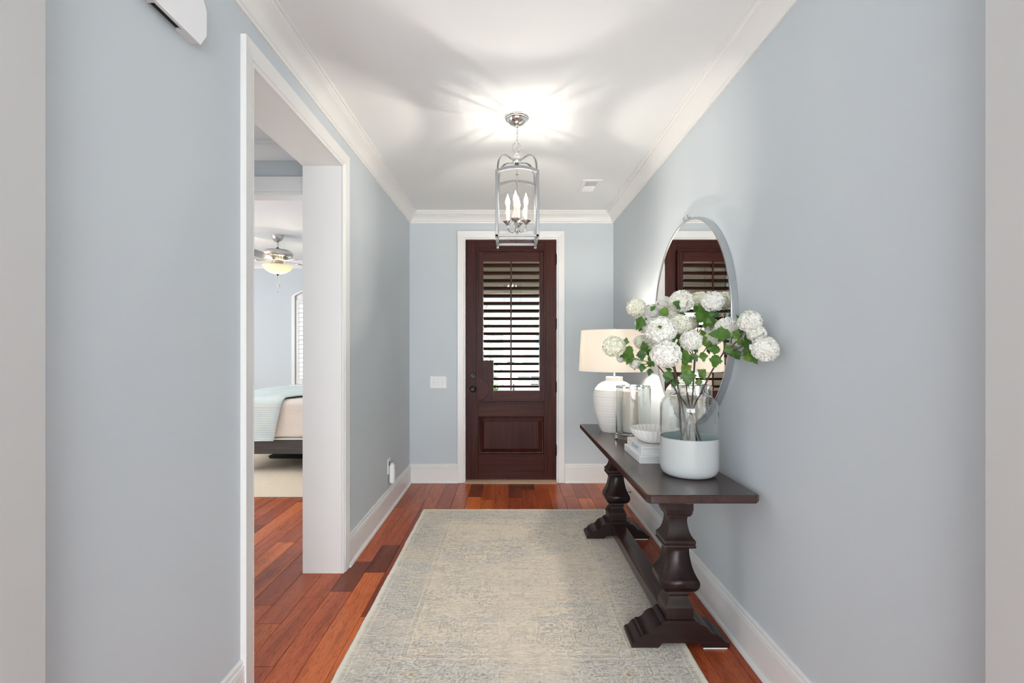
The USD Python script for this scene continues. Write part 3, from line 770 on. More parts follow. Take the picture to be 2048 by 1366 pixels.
# ---------------------------------------------------------------- the area rug
def make_rug():
    W, L, h = 1.53, 2.20, 0.0035
    nx, ny = int(W / h) + 1, int(L / h) + 1
    s = np.linspace(-W / 2, W / 2, nx)[:, None] * np.ones((1, ny))
    t = np.ones((nx, 1)) * np.linspace(-L / 2, L / 2, ny)[None, :]
    wob = 0.006
    P = np.stack([s, t, 0 * s], -1)
    sw = s + wob * (meshkit.noise(P * 9, 3) - 0.5)
    tw = t + wob * (meshkit.noise(P * 9 + 5, 4) - 0.5)
    a, b = np.abs(sw), np.abs(tw)
    d = np.minimum(W / 2 - a, L / 2 - b)
    lin = lambda r, g, bb: np.array([((c / 255 + 0.055) / 1.055) ** 2.4 for c in (r, g, bb)])
    beige, cream, blue, taupe, slate, gold = lin(232, 217, 197), lin(247, 240, 227), lin(190, 191, 188), lin(182, 169, 151), lin(126, 125, 121), lin(212, 193, 158)
    col = np.ones((nx, ny, 1)) * beige
    k_blue = np.zeros((nx, ny)); k_line = np.zeros((nx, ny)); k_dark = np.zeros((nx, ny)); k_gold = np.zeros((nx, ny)); k_taupe = np.zeros((nx, ny))
    band = lambda x, lo, hi, e=0.003: np.clip((x - lo) / e + 0.5, 0, 1) * np.clip((hi - x) / e + 0.5, 0, 1)
    # border: plain edge, guard stripes, broad band
    main = band(d, 0.055, 0.235)
    k_blue = np.maximum(k_blue, 0.52 * main)
    k_blue = np.maximum(k_blue, 0.40 * band(d, 0.030, 0.046))
    for lo in (0.024, 0.047, 0.243, 0.272):
        k_line = np.maximum(k_line, 0.8 * band(d, lo, lo + 0.006))
    for lo in (0.052, 0.237, 0.266):
        k_dark = np.maximum(k_dark, 0.5 * band(d, lo, lo + 0.004))
    k_taupe = np.maximum(k_taupe, 0.35 * band(d, 0.249, 0.266))

    def rosette(cx, cy, R, petals, kind):
        nonlocal k_dark, k_line, k_gold, k_blue, k_taupe
        for X in (cx, -cx) if cx else (0,):
            for Y in (cy, -cy) if cy else (0,):
                x, y = sw - X, tw - Y
                r = np.hypot(x, y); q = np.arctan2(y, x)
                edge = R * (0.80 + 0.20 * np.cos(petals * q))
                rr = r / edge
                k_line = np.maximum(k_line, 0.9 * band(rr, 0.88, 1.06, 0.08))
                k_dark = np.maximum(k_dark, 0.75 * band(rr, 0.74, 0.88, 0.06))
                k_dark = np.maximum(k_dark, 0.6 * band(r / R, 0.0, 0.16, 0.05))
                k_line = np.maximum(k_line, 0.7 * band(r / R, 0.2, 0.32, 0.05))
                spoke = (np.cos(petals * q) > 0.55) & (rr < 0.74) & (r / R > 0.32)
                if kind == 0:
                    k_blue = np.maximum(k_blue, 0.8 * spoke)
                elif kind == 1:
                    k_gold = np.maximum(k_gold, 0.6 * band(rr, 0, 0.74, 0.05))
                else:
                    k_taupe = np.maximum(k_taupe, 0.7 * spoke)

    def leafy(cx, cy, R, ang):
        nonlocal k_dark, k_line
        for X, mx in ((cx, 1), (-cx, -1)):
            for Y, my in ((cy, 1), (-cy, -1)):
                x, y = (sw - X) * mx, (tw - Y) * my
                u = x * math.cos(ang) + y * math.sin(ang); w = -x * math.sin(ang) + y * math.cos(ang)
                w = w - 0.25 * R * np.sin(u / R * 2.2)
                e = np.hypot(u / R, w / (0.36 * R))
                k_dark = np.maximum(k_dark, 0.6 * band(e, 0.72, 1.0, 0.15))
                k_line = np.maximum(k_line, 0.5 * band(e, 1.0, 1.28, 0.15))
    r2 = np.random.default_rng(5)
    # border flowers and the scrolls between them
    by, bxx = L / 2 - 0.145, W / 2 - 0.145
    for k in range(5):
        rosette(k * 0.150, by, 0.056 if k % 2 else 0.044, 8 if k % 2 else 6, (1, 0, 2)[k % 3])
    for k in range(7):
        rosette(bxx, k * 0.155, 0.056 if k % 2 else 0.044, 8 if k % 2 else 6, (0, 1, 2)[k % 3])
    for k in range(5):
        leafy(0.075 + k * 0.150, by + 0.035, 0.030, 0.5); leafy(0.075 + k * 0.150, by - 0.04, 0.030, -0.6)
    for k in range(7):
        leafy(bxx + 0.035, 0.078 + k * 0.155, 0.030, 1.1); leafy(bxx - 0.04, 0.078 + k * 0.155, 0.030, 2.1)
    # the field: lobed medallion, pendants, corner sprays
    r = np.hypot(sw / 1.0, tw / 1.18); q = np.arctan2(tw / 1.18, sw)
    e = r / (0.27 * (0.84 + 0.12 * np.cos(8 * q) + 0.06 * np.cos(4 * q)))
    k_blue = np.maximum(k_blue, 0.40 * band(e, 0.55, 1.0, 0.1))
    for lo, kk in ((0.98, 0.8), (0.52, 0.7), (0.30, 0.6)):
        k_dark = np.maximum(k_dark, kk * band(e, lo, lo + 0.045, 0.03))
        k_line = np.maximum(k_line, kk * band(e, lo + 0.045, lo + 0.09, 0.03))
    for sg in (-1, 1):
        dd = np.abs(sw) / 0.13 + np.abs(tw - sg * 0.43) / 0.12
        k_dark = np.maximum(k_dark, 0.7 * band(dd, 0.94, 1.0, 0.05)); k_line = np.maximum(k_line, 0.7 * band(dd, 0.86, 0.94, 0.05))
        rosette(0, sg * 0.43, 0.055, 6, 0)
    rosette(0, 0, 0.085, 8, 2)
    for cx, cy, R, p, kd in ((0.17, 0.11, 0.05, 6, 0), (0.33, 0.30, 0.075, 8, 0), (0.16, 0.60, 0.07, 8, 0), (0.36, 0.60, 0.045, 6, 2), (0.33, 0.05, 0.04, 6, 1), (0.0, 0.72, 0.06, 8, 1),
                             (0.40, 0.74, 0.035, 5, 0), (0.22, 0.76, 0.04, 6, 2), (0.42, 0.43, 0.03, 5, 2), (0.20, 0.40, 0.045, 6, 1)):
        rosette(cx, cy, R, p, kd)
    for k in range(80):
        leafy(r2.uniform(0.03, 0.46), r2.uniform(0.05, 0.80), r2.uniform(0.010, 0.034), r2.uniform(0, 3.1))
    for k in range(30):
        rosette(r2.uniform(0.05, 0.45), r2.uniform(0.06, 0.79), r2.uniform(0.014, 0.030), int(r2.integers(5, 8)), int(r2.integers(0, 3)))
    for k in range(26):
        t0 = r2.uniform(0, 1)
        leafy(*((r2.uniform(0, 0.52), L / 2 - r2.uniform(0.07, 0.22)) if t0 < 0.4 else (W / 2 - r2.uniform(0.07, 0.22), r2.uniform(0, 0.86))), r2.uniform(0.010, 0.026), r2.uniform(0, 3.1))
    # scrolling vines: contour lines of a mirrored noise, woven over field and border
    for sc, kd, kl in ((17.0, 0.55, 0.7), (34.0, 0.42, 0.55)):
        iso = meshkit.noise(np.stack([a * sc, b * sc, 0 * s], -1), int(sc))
        gx_, gy_ = np.gradient(iso, h)
        dist = np.abs(iso - 0.5) / (np.hypot(gx_, gy_) + 0.6)
        ok = (d > 0.05)
        k_dark = np.maximum(k_dark, kd * ok * band(dist, -1, 0.0034, 0.003))
        k_line = np.maximum(k_line, kl * ok * band(dist, 0.0042, 0.0088, 0.003))
        dots = meshkit.noise(np.stack([a * sc * 1.6 + 9, b * sc * 1.6, 0 * s], -1), int(sc) + 3)
        k_taupe = np.maximum(k_taupe, 0.5 * ok * np.clip((dots - 0.72) * 9, 0, 1))
        k_gold = np.maximum(k_gold, 0.35 * ok * np.clip((0.24 - dots) * 9, 0, 1))
    # wear: the woven design is faded in streaks along the weft
    fade = meshkit.fbm(np.stack([sw * 3.0, tw * 3.4, 0 * s], -1), 4, 11)
    fade = np.clip((fade - 0.22) / 0.36, 0.30, 1)
    streak = meshkit.noise(np.stack([s * 26, t * 300, 0 * s], -1), 21) * 0.6 + meshkit.noise(np.stack([s * 90, t * 300, 0 * s], -1), 22) * 0.4
    grain = rng.random((nx, ny))
    tex = np.clip(0.25 + 1.25 * streak * (0.55 + 0.9 * grain), 0, 1.5)
    wool = np.clip((meshkit.fbm(np.stack([s * 7, t * 22, 0 * s], -1), 3, 31) - 0.42) / 0.25, 0, 1)
    mix = lambda c, k, w: c * (1 - (k * w)[..., None]) + tgt * (k * w)[..., None]
    for tgt, kk, w in ((blue, k_blue, 0.95), (blue, wool, 0.42), (taupe, k_taupe, 0.9), (gold, k_gold, 0.7), (slate, k_dark, 0.62), (cream, k_line, 0.50)):
        amount = np.clip(kk * fade * tex * 1.5, 0, 1)
        col = mix(col, amount, w)
    tgt = taupe
    col = mix(col, np.clip((streak - 0.50) * 3.4, 0, 1) * (0.2 + 0.8 * grain), 0.60)
    tgt = slate
    fleck = meshkit.noise(np.stack([s * 60, t * 300, 0 * s], -1), 77)
    col = mix(col, np.clip((fleck - 0.74) * 8, 0, 1) * (0.35 + 0.65 * fade), 0.55)
    tgt = cream
    col = mix(col, np.clip((0.36 - streak) * 3.0, 0, 1), 0.5)
    tgt = cream
    col = mix(col, band(d, -1, 0.022, 0.004), 0.75)
    col = np.clip(col * (1.03 + 0.16 * grain)[..., None], 0, 0.92)
    # pile: slightly uneven height, rounded rim
    z = 0.0095 + 0.0007 * (grain - 0.5) - 0.006 * np.clip(1 - d / 0.006, 0, 1) ** 2
    edge_w = 0.0025 * (meshkit.noise(P * 40, 8) - 0.5)
    x = s + 0.043 + edge_w; y = t + 2.94 + edge_w
    v = np.stack([x, y, z], -1).reshape(-1, 3)
    f = grid_faces(nx, ny)
    cols = col.reshape(-1, 3)
    # skirt down to the floor
    loop = np.concatenate([np.arange(nx) * ny, (nx - 1) * ny + np.arange(1, ny), (np.arange(nx - 2, -1, -1)) * ny + ny - 1, np.arange(ny - 2, 0, -1)])
    k = len(v)
    low = v[loop].copy(); low[:, 2] = 0.0006
    v = np.vstack([v, low]); cols = np.vstack([cols, cols[loop]])
    n = len(loop); i = np.arange(n); j = (i + 1) % n
    f = np.vstack([f, np.stack([loop[i], k + i, k + j], 1), np.stack([loop[i], k + j, loop[j]], 1)])
    m = trimesh.Trimesh(v, f, process=False)
    if m.face_normals[0][2] < 0:
        m.invert()
    p = usdkit.mesh(stage, '/World/area_rug', m, M['rug_pile'], smooth=True)
    UsdGeom.PrimvarsAPI(p).CreatePrimvar('rug_color', Sdf.ValueTypeNames.Color3fArray, 'vertex').Set(Vt.Vec3fArray.FromNumpy(cols.astype(np.float32)))
    setdata(p.GetPrim(), 'faded beige and blue-grey oriental runner rug down the foyer floor', 'rug')


make_rug()

# ---------------------------------------------------------------- the console table
TY0, TY1, TX0, TX1, TZ = 1.953, 3.82, 0.562, 1.026, 0.760
TC = 0.7735
T = thing('console_table', (0.79, 2.88, 0.0), 'dark espresso trestle console table with turned square pedestals against the right wall', 'console table')
c = 0.016
outline = Polygon([(TX0 + c, TY0), (TX1 - c, TY0), (TX1, TY0 + c), (TX1, TY1 - c), (TX1 - c, TY1), (TX0 + c, TY1), (TX0, TY1 - c), (TX0, TY0 + c)])


def layered(poly, layers):
    """stack of outline offsets [(inset, z)] as one solid with mitred edges"""
    base_ = np.asarray(poly.exterior.coords)[:-1]
    if not poly.exterior.is_ccw:
        base_ = base_[::-1]
    n = len(base_)
    rings = []
    for ins, z in layers:
        e = np.roll(base_, -1, 0) - base_
        e /= np.linalg.norm(e, axis=1, keepdims=True)
        nn = np.stack([-e[:, 1], e[:, 0]], 1)
        n0 = np.roll(nn, 1, 0)
        k = 1 + (nn * n0).sum(1, keepdims=True)
        rings.append(np.hstack([base_ + ins * (nn + n0) / k, np.full((n, 1), z)]))
    v = np.vstack(rings)
    f = grid_faces(len(rings), n, True)
    L = (len(rings) - 1) * n
    k = len(v)
    cc = np.array([[*base_.mean(0), layers[0][1]], [*base_.mean(0), layers[-1][1]]])
    v = np.vstack([v, cc])
    i = np.arange(n); j = (i + 1) % n
    f = np.vstack([f, np.stack([j, i, np.full(n, k)], 1), np.stack([L + i, L + j, np.full(n, k + 1)], 1)])
    m = trimesh.Trimesh(v, f, process=False)
    m.fix_normals()
    return m


part(T, 'tabletop', layered(outline, [(0.010, TZ - 0.037), (0.003, TZ - 0.033), (0.003, TZ - 0.029), (0.0, TZ - 0.027), (0.0, TZ - 0.006), (0.002, TZ - 0.002), (0.006, TZ)]), 'espresso_long', smooth=25)
COL = [(0.0617, 0.1215), (0.0617, 0.1225), (0.0617, 0.170), (0.060, 0.176), (0.052, 0.192), (0.045, 0.205), (0.0417, 0.215), (0.0417, 0.219), (0.0445, 0.221), (0.0475, 0.226), (0.0475, 0.231), (0.0445, 0.236), (0.0440, 0.239), (0.0440, 0.243),
       (0.060, 0.246), (0.0690, 0.252), (0.0765, 0.262), (0.0815, 0.274), (0.0833, 0.286), (0.0825, 0.298), (0.080, 0.305), (0.0780, 0.308), (0.0715, 0.320), (0.0640, 0.337), (0.0575, 0.357), (0.0525, 0.380), (0.0490, 0.402), (0.0470, 0.422), (0.0470, 0.434), (0.0505, 0.443),
       (0.0525, 0.4445), (0.0690, 0.4455), (0.0705, 0.449), (0.0705, 0.455), (0.0690, 0.459), (0.0670, 0.4595), (0.0690, 0.464), (0.0700, 0.472), (0.0690, 0.479), (0.0610, 0.488), (0.0530, 0.501), (0.0470, 0.518), (0.0425, 0.540), (0.0405, 0.558), (0.0410, 0.573), (0.0430, 0.582),
       (0.0520, 0.5835), (0.0520, 0.589), (0.0560, 0.592), (0.0585, 0.600), (0.0600, 0.612), (0.0617, 0.6135), (0.0617, 0.7235)]
_half = [(0.221, 0.0), (0.2225, 0.012), (0.219, 0.021), (0.204, 0.025), (0.194, 0.036), (0.185, 0.0475), (0.172, 0.052), (0.169, 0.0585), (0.152, 0.060), (0.142, 0.0645), (0.134, 0.072), (0.126, 0.083), (0.118, 0.092), (0.104, 0.100), (0.085, 0.105), (0.0785, 0.115), (0.069, 0.1212)]
_low = [(0.100, 0.0), (0.094, 0.006), (0.086, 0.018), (0.078, 0.021)]
foot_poly = Polygon([(TC - a, z + 0.010) for a, z in _half] + [(TC + a, z + 0.010) for a, z in _half[::-1]] + [(TC + a, z + 0.010) for a, z in _low] + [(TC - a, z + 0.010) for a, z in _low[::-1]])
PY = (2.234, 3.475)
for y in PY:
    part(T, 'pedestal', square_loft([(h, z + 0.0102) for h, z in COL[:-1]] + [(COL[-1][0], TZ - 0.0372)], TC, y), 'espresso_upright', smooth=32)
for y in PY:
    part(T, 'foot', xz(foot_poly, y - 0.072, y + 0.072), 'espresso_cross', smooth=32)
for y in PY:
    part(T, 'felt_pad', bx(TC + 0.105, TC + 0.213, y - 0.066, y + 0.066, 0.0003, 0.0098), 'felt_white', label='pale felt pad under the foot')
part(T, 'stretcher', bx(0.725, 0.825, PY[0] + 0.0725, PY[1] - 0.0725, 0.052, 0.112, 0.003), 'espresso_long')

# ---------------------------------------------------------------- table lamp
LX, LY = 0.767, 3.50
LP = thing('table_lamp', (LX, LY, TZ), 'lit table lamp with ribbed white urn base and drum shade on the console', 'table lamp')
urn = []
for k in range(96):
    z = k / 95 * 0.392
    r = np.interp(z, [0, 0.01, 0.06, 0.13, 0.20, 0.265, 0.305, 0.335, 0.355, 0.362, 0.368, 0.392],
                  [0.096, 0.100, 0.120, 0.141, 0.152, 0.152, 0.140, 0.117, 0.086, 0.066, 0.062, 0.0605])
    if 0.01 < z < 0.345:
        r += 0.0008 * math.sin(z * 2 * math.pi / 0.0135 + 1.3 * math.sin(z * 41)) + 0.0005 * math.sin(z * 317 + 1)
    urn.append((r, TZ + z))
urn = [(0.094, TZ)] + urn + [(0.058, TZ + 0.394), (0.0, TZ + 0.394)]
part(LP, 'base', lathe(urn, (LX, LY, 0), 64), 'white_ceramic', smooth=60)
part(LP, 'stem', lathe([(0.0115, TZ + 0.3935), (0.0115, 1.215), (0.016, 1.217), (0.016, 1.325), (0.010, 1.328), (0.0, 1.328)], (LX, LY, 0), 20), 'brushed_nickel')
part(LP, 'light_bulb', lathe([(0.0, 1.328), (0.012, 1.328), (0.014, 1.345), (0.026, 1.37), (0.030, 1.388), (0.026, 1.407), (0.014, 1.418), (0.0, 1.420)], (LX, LY, 0), 20), 'lamp_bulb', smooth=True)
s0, s1 = 1.197, 1.491
part(LP, 'shade', lathe([(0.2555, s0), (0.2385, s1), (0.2370, s1), (0.2540, s0), (0.2555, s0)], (LX, LY, 0), 72, close=False), 'shade_linen', smooth=50)
part(LP, 'shade_fitter', [tube([(LX + 0.237 * math.cos(a), LY + 0.237 * math.sin(a), s1 - 0.012), (LX + 0.01 * math.cos(a), LY + 0.01 * math.sin(a), s1 - 0.022)], 0.002, 6) for a in (0.5, 2.6, 4.7)]
     + [tube([(LX + 0.038 * math.cos(a), LY, 1.372 + 0.095 * math.sin(a) * (1.0 if math.sin(a) > 0 else 0.55)) for a in np.linspace(-0.9, math.pi + 0.9, 22)], 0.0018, 6)], 'brushed_nickel')
part(LP, 'finial', lathe([(0.0, 1.468), (0.010, 1.468), (0.010, 1.474), (0.005, 1.480), (0.011, 1.490), (0.012, 1.498), (0.007, 1.507), (0.0, 1.509)], (LX, LY, 0), 16), 'brushed_nickel')

# ---------------------------------------------------------------- hurricane candle holder with its candle
HX, HY = 0.828, 3.20
H = thing('candle_holder', (HX, HY, TZ), 'clear glass hurricane candle holder with silver rim and footed wire base', 'candle holder')
zb = TZ + 0.040
part(H, 'glass_cylinder', lathe([(0.113, zb), (0.113, 1.108), (0.1105, 1.108), (0.1105, zb + 0.004), (0.0, zb + 0.004), (0.0, zb)], (HX, HY, 0), 64, close=False), 'clear_glass', smooth=40)


def ring(r, z, t, n=64, cx=HX, cy=HY):
    return tube([(cx + r * math.cos(a), cy + r * math.sin(a), z) for a in np.arange(n) * 2 * np.pi / n], t, 8, closed=True)


part(H, 'rim', lathe([(0.1150, 1.100), (0.1150, 1.110), (0.1090, 1.110), (0.1090, 1.1085), (0.1135, 1.1085), (0.1135, 1.100), (0.1150, 1.100)], (HX, HY, 0), 64, close=False), 'polished_nickel')
part(H, 'wire_base', [ring(0.119, TZ + 0.038, 0.0028), ring(0.119, TZ + 0.023, 0.0022), ring(0.119, TZ + 0.012, 0.0028)]
     + [tube([(HX + 0.119 * math.cos(a), HY + 0.119 * math.sin(a), TZ + 0.011), (HX + 0.119 * math.cos(a), HY + 0.119 * math.sin(a), TZ + 0.039)], 0.0018, 6) for a in np.arange(16) * math.pi / 8]
     + [tube([(HX - 0.119 * math.cos(a), HY - 0.119 * math.sin(a), TZ + 0.0372), (HX + 0.119 * math.cos(a), HY + 0.119 * math.sin(a), TZ + 0.0372)], 0.0022, 6) for a in (0.3, 1.87)], 'polished_nickel')
for a in (math.pi * 1.06, math.pi * 1.40, math.pi * 0.45, math.pi * 1.86):
    part(H, 'foot', [lathe([(0, TZ), (0.006, TZ + 0.001), (0.008, TZ + 0.006), (0.006, TZ + 0.011), (0.004, TZ + 0.013), (0.0045, TZ + 0.040), (0.006, TZ + 0.043), (0.004, TZ + 0.048), (0, TZ + 0.049)], (HX + 0.122 * math.cos(a), HY + 0.122 * math.sin(a), 0), 12)], 'polished_nickel')
K = thing('pillar_candle', (HX - 0.018, HY, zb + 0.004), 'cream pillar candle inside the glass hurricane holder', 'candle')
kx = HX - 0.018
part(K, 'wax', lathe([(0.048, zb + 0.0045), (0.051, zb + 0.007), (0.051, 1.074), (0.048, 1.077), (0.030, 1.076), (0.0, 1.072)], (kx, HY, 0), 48), 'candle_wax')
part(K, 'wick', tube([(kx, HY, 1.070), (kx + 0.001, HY, 1.082), (kx + 0.004, HY, 1.088)], 0.0012, 6), 'stem_bark')

# ---------------------------------------------------------------- books and the fluted bowl
def book(x0, x1, y0, y1, z0, z1, label, cover, spine):
    b = thing('hardcover_book', ((x0 + x1) / 2, (y0 + y1) / 2, z0), label, 'book', 'two books under the fluted bowl')
    t = 0.0028
    part(b, 'cover', [bx(x0 + 0.001, x1, y0, y1, z0, z0 + t, 0.0006), bx(x0 + 0.001, x1, y0, y1, z1 - t, z1, 0.0006), bx(x0, x0 + t, y0, y1, z0 + 0.0008, z1 - 0.0008, 0.0008)], cover)
    part(b, 'pages', bx(x0 + t, x1 - 0.006, y0 + 0.005, y1 - 0.005, z0 + t, z1 - t), 'pages')
    part(b, 'spine_label', bx(x0 - 0.0004, x0 + 0.001, y0 + 0.06, y1 - 0.10, z0 + 0.009, z1 - 0.009), spine)


book(0.680, 0.925, 2.50, 2.83, TZ, TZ + 0.0385, 'pale book lying directly on the console, lower of the two', 'book_cover', 'book_cloth')
book(0.698, 0.925, 2.53, 2.835, TZ + 0.0385, TZ + 0.0785, 'white book on top of the other, directly under the bowl', 'book_cover', 'spine_print')
BX, BY, BZ = 0.808, 2.67, TZ + 0.0785
nb, rings_ = 144, [(0.0, 0.0), (0.030, 0.0), (0.050, 0.001), (0.062, 0.004), (0.083, 0.015), (0.102, 0.030), (0.115, 0.046), (0.124, 0.063), (0.129, 0.0755), (0.1300, 0.0785), (0.1275, 0.0785), (0.120, 0.062), (0.111, 0.046), (0.098, 0.031), (0.080, 0.017), (0.052, 0.009), (0.0, 0.007)]
vv = []
for i, (r, z) in enumerate(rings_):
    for k in range(nb):
        a = 2 * np.pi * k / nb
        amp = 0.0 if r < 0.045 else 0.075 * min(1, (r - 0.045) / 0.03)
        rr = r * (1 + amp * (abs(math.cos(16 * a)) ** 0.6 - 0.5))
        vv.append((BX + rr * math.cos(a), BY + rr * math.sin(a), BZ + z + (0.0015 * abs(math.cos(16 * a)) if 8 <= i <= 10 else 0)))
bm = trimesh.Trimesh(np.array(vv), grid_faces(len(rings_), nb, True), process=False)
bm.merge_vertices(); bm.update_faces(bm.nondegenerate_faces()); bm.fix_normals()
single('fluted_bowl', bm, 'bowl_ceramic', 'round white fluted ceramic bowl on the stacked books', 'bowl', smooth=60)

# ---------------------------------------------------------------- vase
VX, VY = 0.858, 2.290
VZ = thing('glass_vase', (VX, VY, TZ), 'large clear glass jar vase with an opaque white lower half', 'vase')
WH = 0.180


def vr(z):
    return float(np.interp(z, [0.0, 0.004, 0.012, 0.025, 0.045, 0.312, 0.326, 0.340, 0.352, 0.362, 0.370, 0.376, 0.381, 0.387, 0.396, 0.410, 0.418, 0.427],
                           [0.100, 0.112, 0.122, 0.129, 0.1325, 0.1325, 0.1315, 0.1280, 0.1220, 0.1130, 0.1020, 0.0930, 0.0870, 0.0825, 0.0800, 0.0795, 0.0815, 0.0835]))


zs = np.concatenate([[0, 0.002, 0.004, 0.008, 0.012, 0.018, 0.025, 0.034, 0.045], np.linspace(0.06, 0.29, 12), np.linspace(0.30, 0.427, 40)])
outer = [(vr(z), TZ + 0.001 + z) for z in zs]
inner = [(max(vr(z) - 0.0035, 0.0), TZ + 0.001 + max(z, 0.008)) for z in zs[::-1] if z >= 0.008]
gl = [(0.0, TZ + 0.001)] + outer + [(0.0828, TZ + 0.4295), (0.0805, TZ + 0.4295)] + inner + [(0.0, TZ + 0.009)]
part(VZ, 'glass_body', lathe(gl, (VX, VY, 0), 80, close=False), 'vase_glass', smooth=60)
wz = [z for z in zs if z <= WH - 0.004] + [WH]
co = [(0.0, TZ)] + [(vr(z) + 0.0012, TZ + z) for z in wz]
ci = [(vr(z) + 0.0004, TZ + 0.0006 + z) for z in wz[::-1]]
part(VZ, 'white_coating', lathe(co + [(vr(WH) + 0.0004, TZ + WH)] + ci[1:] + [(0.0, TZ + 0.0006)], (VX, VY, 0), 80, close=False), 'white_enamel', smooth=60, label='opaque white lower half')
wi = [z for z in zs if 0.008 <= z <= WH - 0.004] + [WH]
lo = [(vr(z) - 0.0040, TZ + 0.0015 + z) for z in wi]
li = [(vr(z) - 0.0046, TZ + 0.0017 + z) for z in wi[::-1]]
part(VZ, 'inner_lining', lathe([(0.0, TZ + 0.0095)] + lo + li + [(0.0, TZ + 0.0100)], (VX, VY, 0), 80, close=False), 'teal_lining', smooth=60, label='blue-green inside of the coating')

# ---------------------------------------------------------------- snowball blooms on their stems
def pompom(c, R, seed, squash=0.92):
    """a ball of five-petalled florets"""
    r_ = np.random.default_rng(seed)
    n = int(np.clip(120 * (R / 0.05) ** 2, 56, 190))
    k = np.arange(n) + 0.5
    ph = np.arccos(1 - 2 * k / n); th = math.pi * (1 + 5 ** 0.5) * k
    D_ = np.stack([np.sin(ph) * np.cos(th), np.sin(ph) * np.sin(th), np.cos(ph)], 1) + r_.normal(0, 0.05, (n, 3))
    D_ /= np.linalg.norm(D_, axis=1, keepdims=True)
    V, F = [], []
    nv = 0
    for d in D_:
        up = np.cross(d, r_.normal(size=3)); up /= np.linalg.norm(up)
        rt = np.cross(d, up)
        rad = R * (0.86 + 0.10 * r_.random()) * (1 + 0.10 * (meshkit.noise(d * 1.7 + seed * 3.1, seed) - 0.5))
        fs = R * 0.275 * (0.85 + 0.3 * r_.random()) * (0.05 / R) ** 0.35
        o = d * rad * 0.93
        lift = fs * 0.34
        base_ang = r_.random() * 6.28
        for p in range(5):
            a = base_ang + p * 2 * math.pi / 5 + r_.normal(0, 0.06)
            e = up * math.cos(a) + rt * math.sin(a)
            s = np.cross(d, e)
            w = fs * 0.62 * (0.85 + 0.3 * r_.random())
            cu = fs * r_.normal(0.10, 0.14)
            pts = [o, o + e * fs * 0.40 + s * w * 0.62 + d * (lift * 0.7), o + e * fs * 0.40 - s * w * 0.62 + d * (lift * 0.7), o + e * fs * 0.48 + d * (lift * 0.38),
                   o + e * fs * 0.88 + s * w * 0.58 + d * (lift * 0.9 + cu), o + e * fs * 0.88 - s * w * 0.58 + d * (lift * 0.9 + cu), o + e * fs * 1.02 + d * (lift * 0.6 + cu)]
            V += pts
            F += [(nv, nv + 1, nv + 3), (nv, nv + 3, nv + 2), (nv + 1, nv + 4, nv + 3), (nv + 3, nv + 4, nv + 6), (nv + 3, nv + 6, nv + 5), (nv + 2, nv + 3, nv + 5)]
            nv += 7
    v = np.array(V)
    v[:, 2] *= squash
    return trimesh.Trimesh(v + c, np.array(F), process=False)


def leaf_mesh(o, tip_dir, face, size, seed):
    """a three-lobed toothed leaf, folded along its midrib, from its base o"""
    r_ = np.random.default_rng(seed)
    half = [(0.0, 0.0), (0.14, 0.03), (0.21, 0.13), (0.29, 0.16), (0.33, 0.30), (0.52, 0.46), (0.40, 0.49), (0.40, 0.59), (0.27, 0.55), (0.30, 0.70), (0.19, 0.72), (0.17, 0.86), (0.07, 0.91), (0.0, 1.06)]
    P_ = [(x * 0.95 + r_.normal(0, 0.012), y + r_.normal(0, 0.012)) for x, y in half[1:-1]]
    ring_ = [(0, 0)] + P_ + [(0, 1.04)] + [(-x, y) for x, y in P_[::-1]]
    e = np.asarray(tip_dir, float); e /= np.linalg.norm(e)
    f = np.asarray(face, float); f = f - e * np.dot(e, f); f /= np.linalg.norm(f) + 1e-9
    s = np.cross(e, f)
    curl, fold = r_.uniform(0.05, 0.45), r_.uniform(0.1, 0.5)
    rib = [(0, y) for y in np.linspace(0.12, 0.92, 7)]
    pts = np.array(ring_ + rib)
    tri = trimesh.creation.triangulate_polygon(Polygon(ring_).buffer(0), engine='earcut')
    # fan to the midrib so that it folds cleanly
    n = len(ring_); faces = []
    ys = np.array([p[1] for p in rib])
    for i in range(n):
        j = (i + 1) % n
        ym = np.clip(0.5 * (ring_[i][1] + ring_[j][1]), 0.12, 0.92)
        ci = n + int(np.argmin(abs(ys - np.clip(ring_[i][1], 0.12, 0.92)))); cj = n + int(np.argmin(abs(ys - np.clip(ring_[j][1], 0.12, 0.92))))
        faces.append((i, j, cj))
        if ci != cj:
            faces.append((i, cj, ci))
    x, y = pts[:, :1], pts[:, 1:]
    z = fold * np.abs(x) - curl * y ** 2 * 0.6 + 0.05 * np.sin(7 * y + 3 * x + seed)
    v = o + size * (x * s + y * e + z * f)
    return trimesh.Trimesh(v, faces, process=False)


HEADS = {  # u, v, radius in the photograph's pixels, depth
    1: (1228, 693, 21, 2.36), 2: (1272.5, 615.5, 18, 2.42), 3: (1283, 684, 14, 2.50), 4: (1304, 626, 18, 2.50), 5: (1330, 609, 16, 2.44), 6: (1363, 603, 22, 2.30),
    7: (1400, 602, 18, 2.44), 8: (1425, 603, 20, 2.20), 9: (1348, 628, 15, 2.36), 10: (1291, 649, 18, 2.44), 11: (1322, 661, 28, 2.06), 12: (1360, 650, 21, 2.20), 13: (1383, 646, 13, 2.42),
    14: (1331, 708, 27, 2.02), 15: (1382, 681, 20, 2.08), 16: (1423, 675, 18, 2.26), 17: (1455, 656, 22, 2.12), 18: (1422, 650, 14, 2.30), 19: (1500, 643, 21, 1.94), 20: (1513, 667, 17, 1.93), 21: (1530, 698, 24, 1.84),
    22: (1475, 680, 12, 2.10), 23: (1270, 727, 11, 2.42), 24: (1305, 690, 12, 2.48), 25: (1243, 716, 9, 2.46),
}
HP = {k: at(u, v, y) for k, (u, v, r, y) in HEADS.items()}
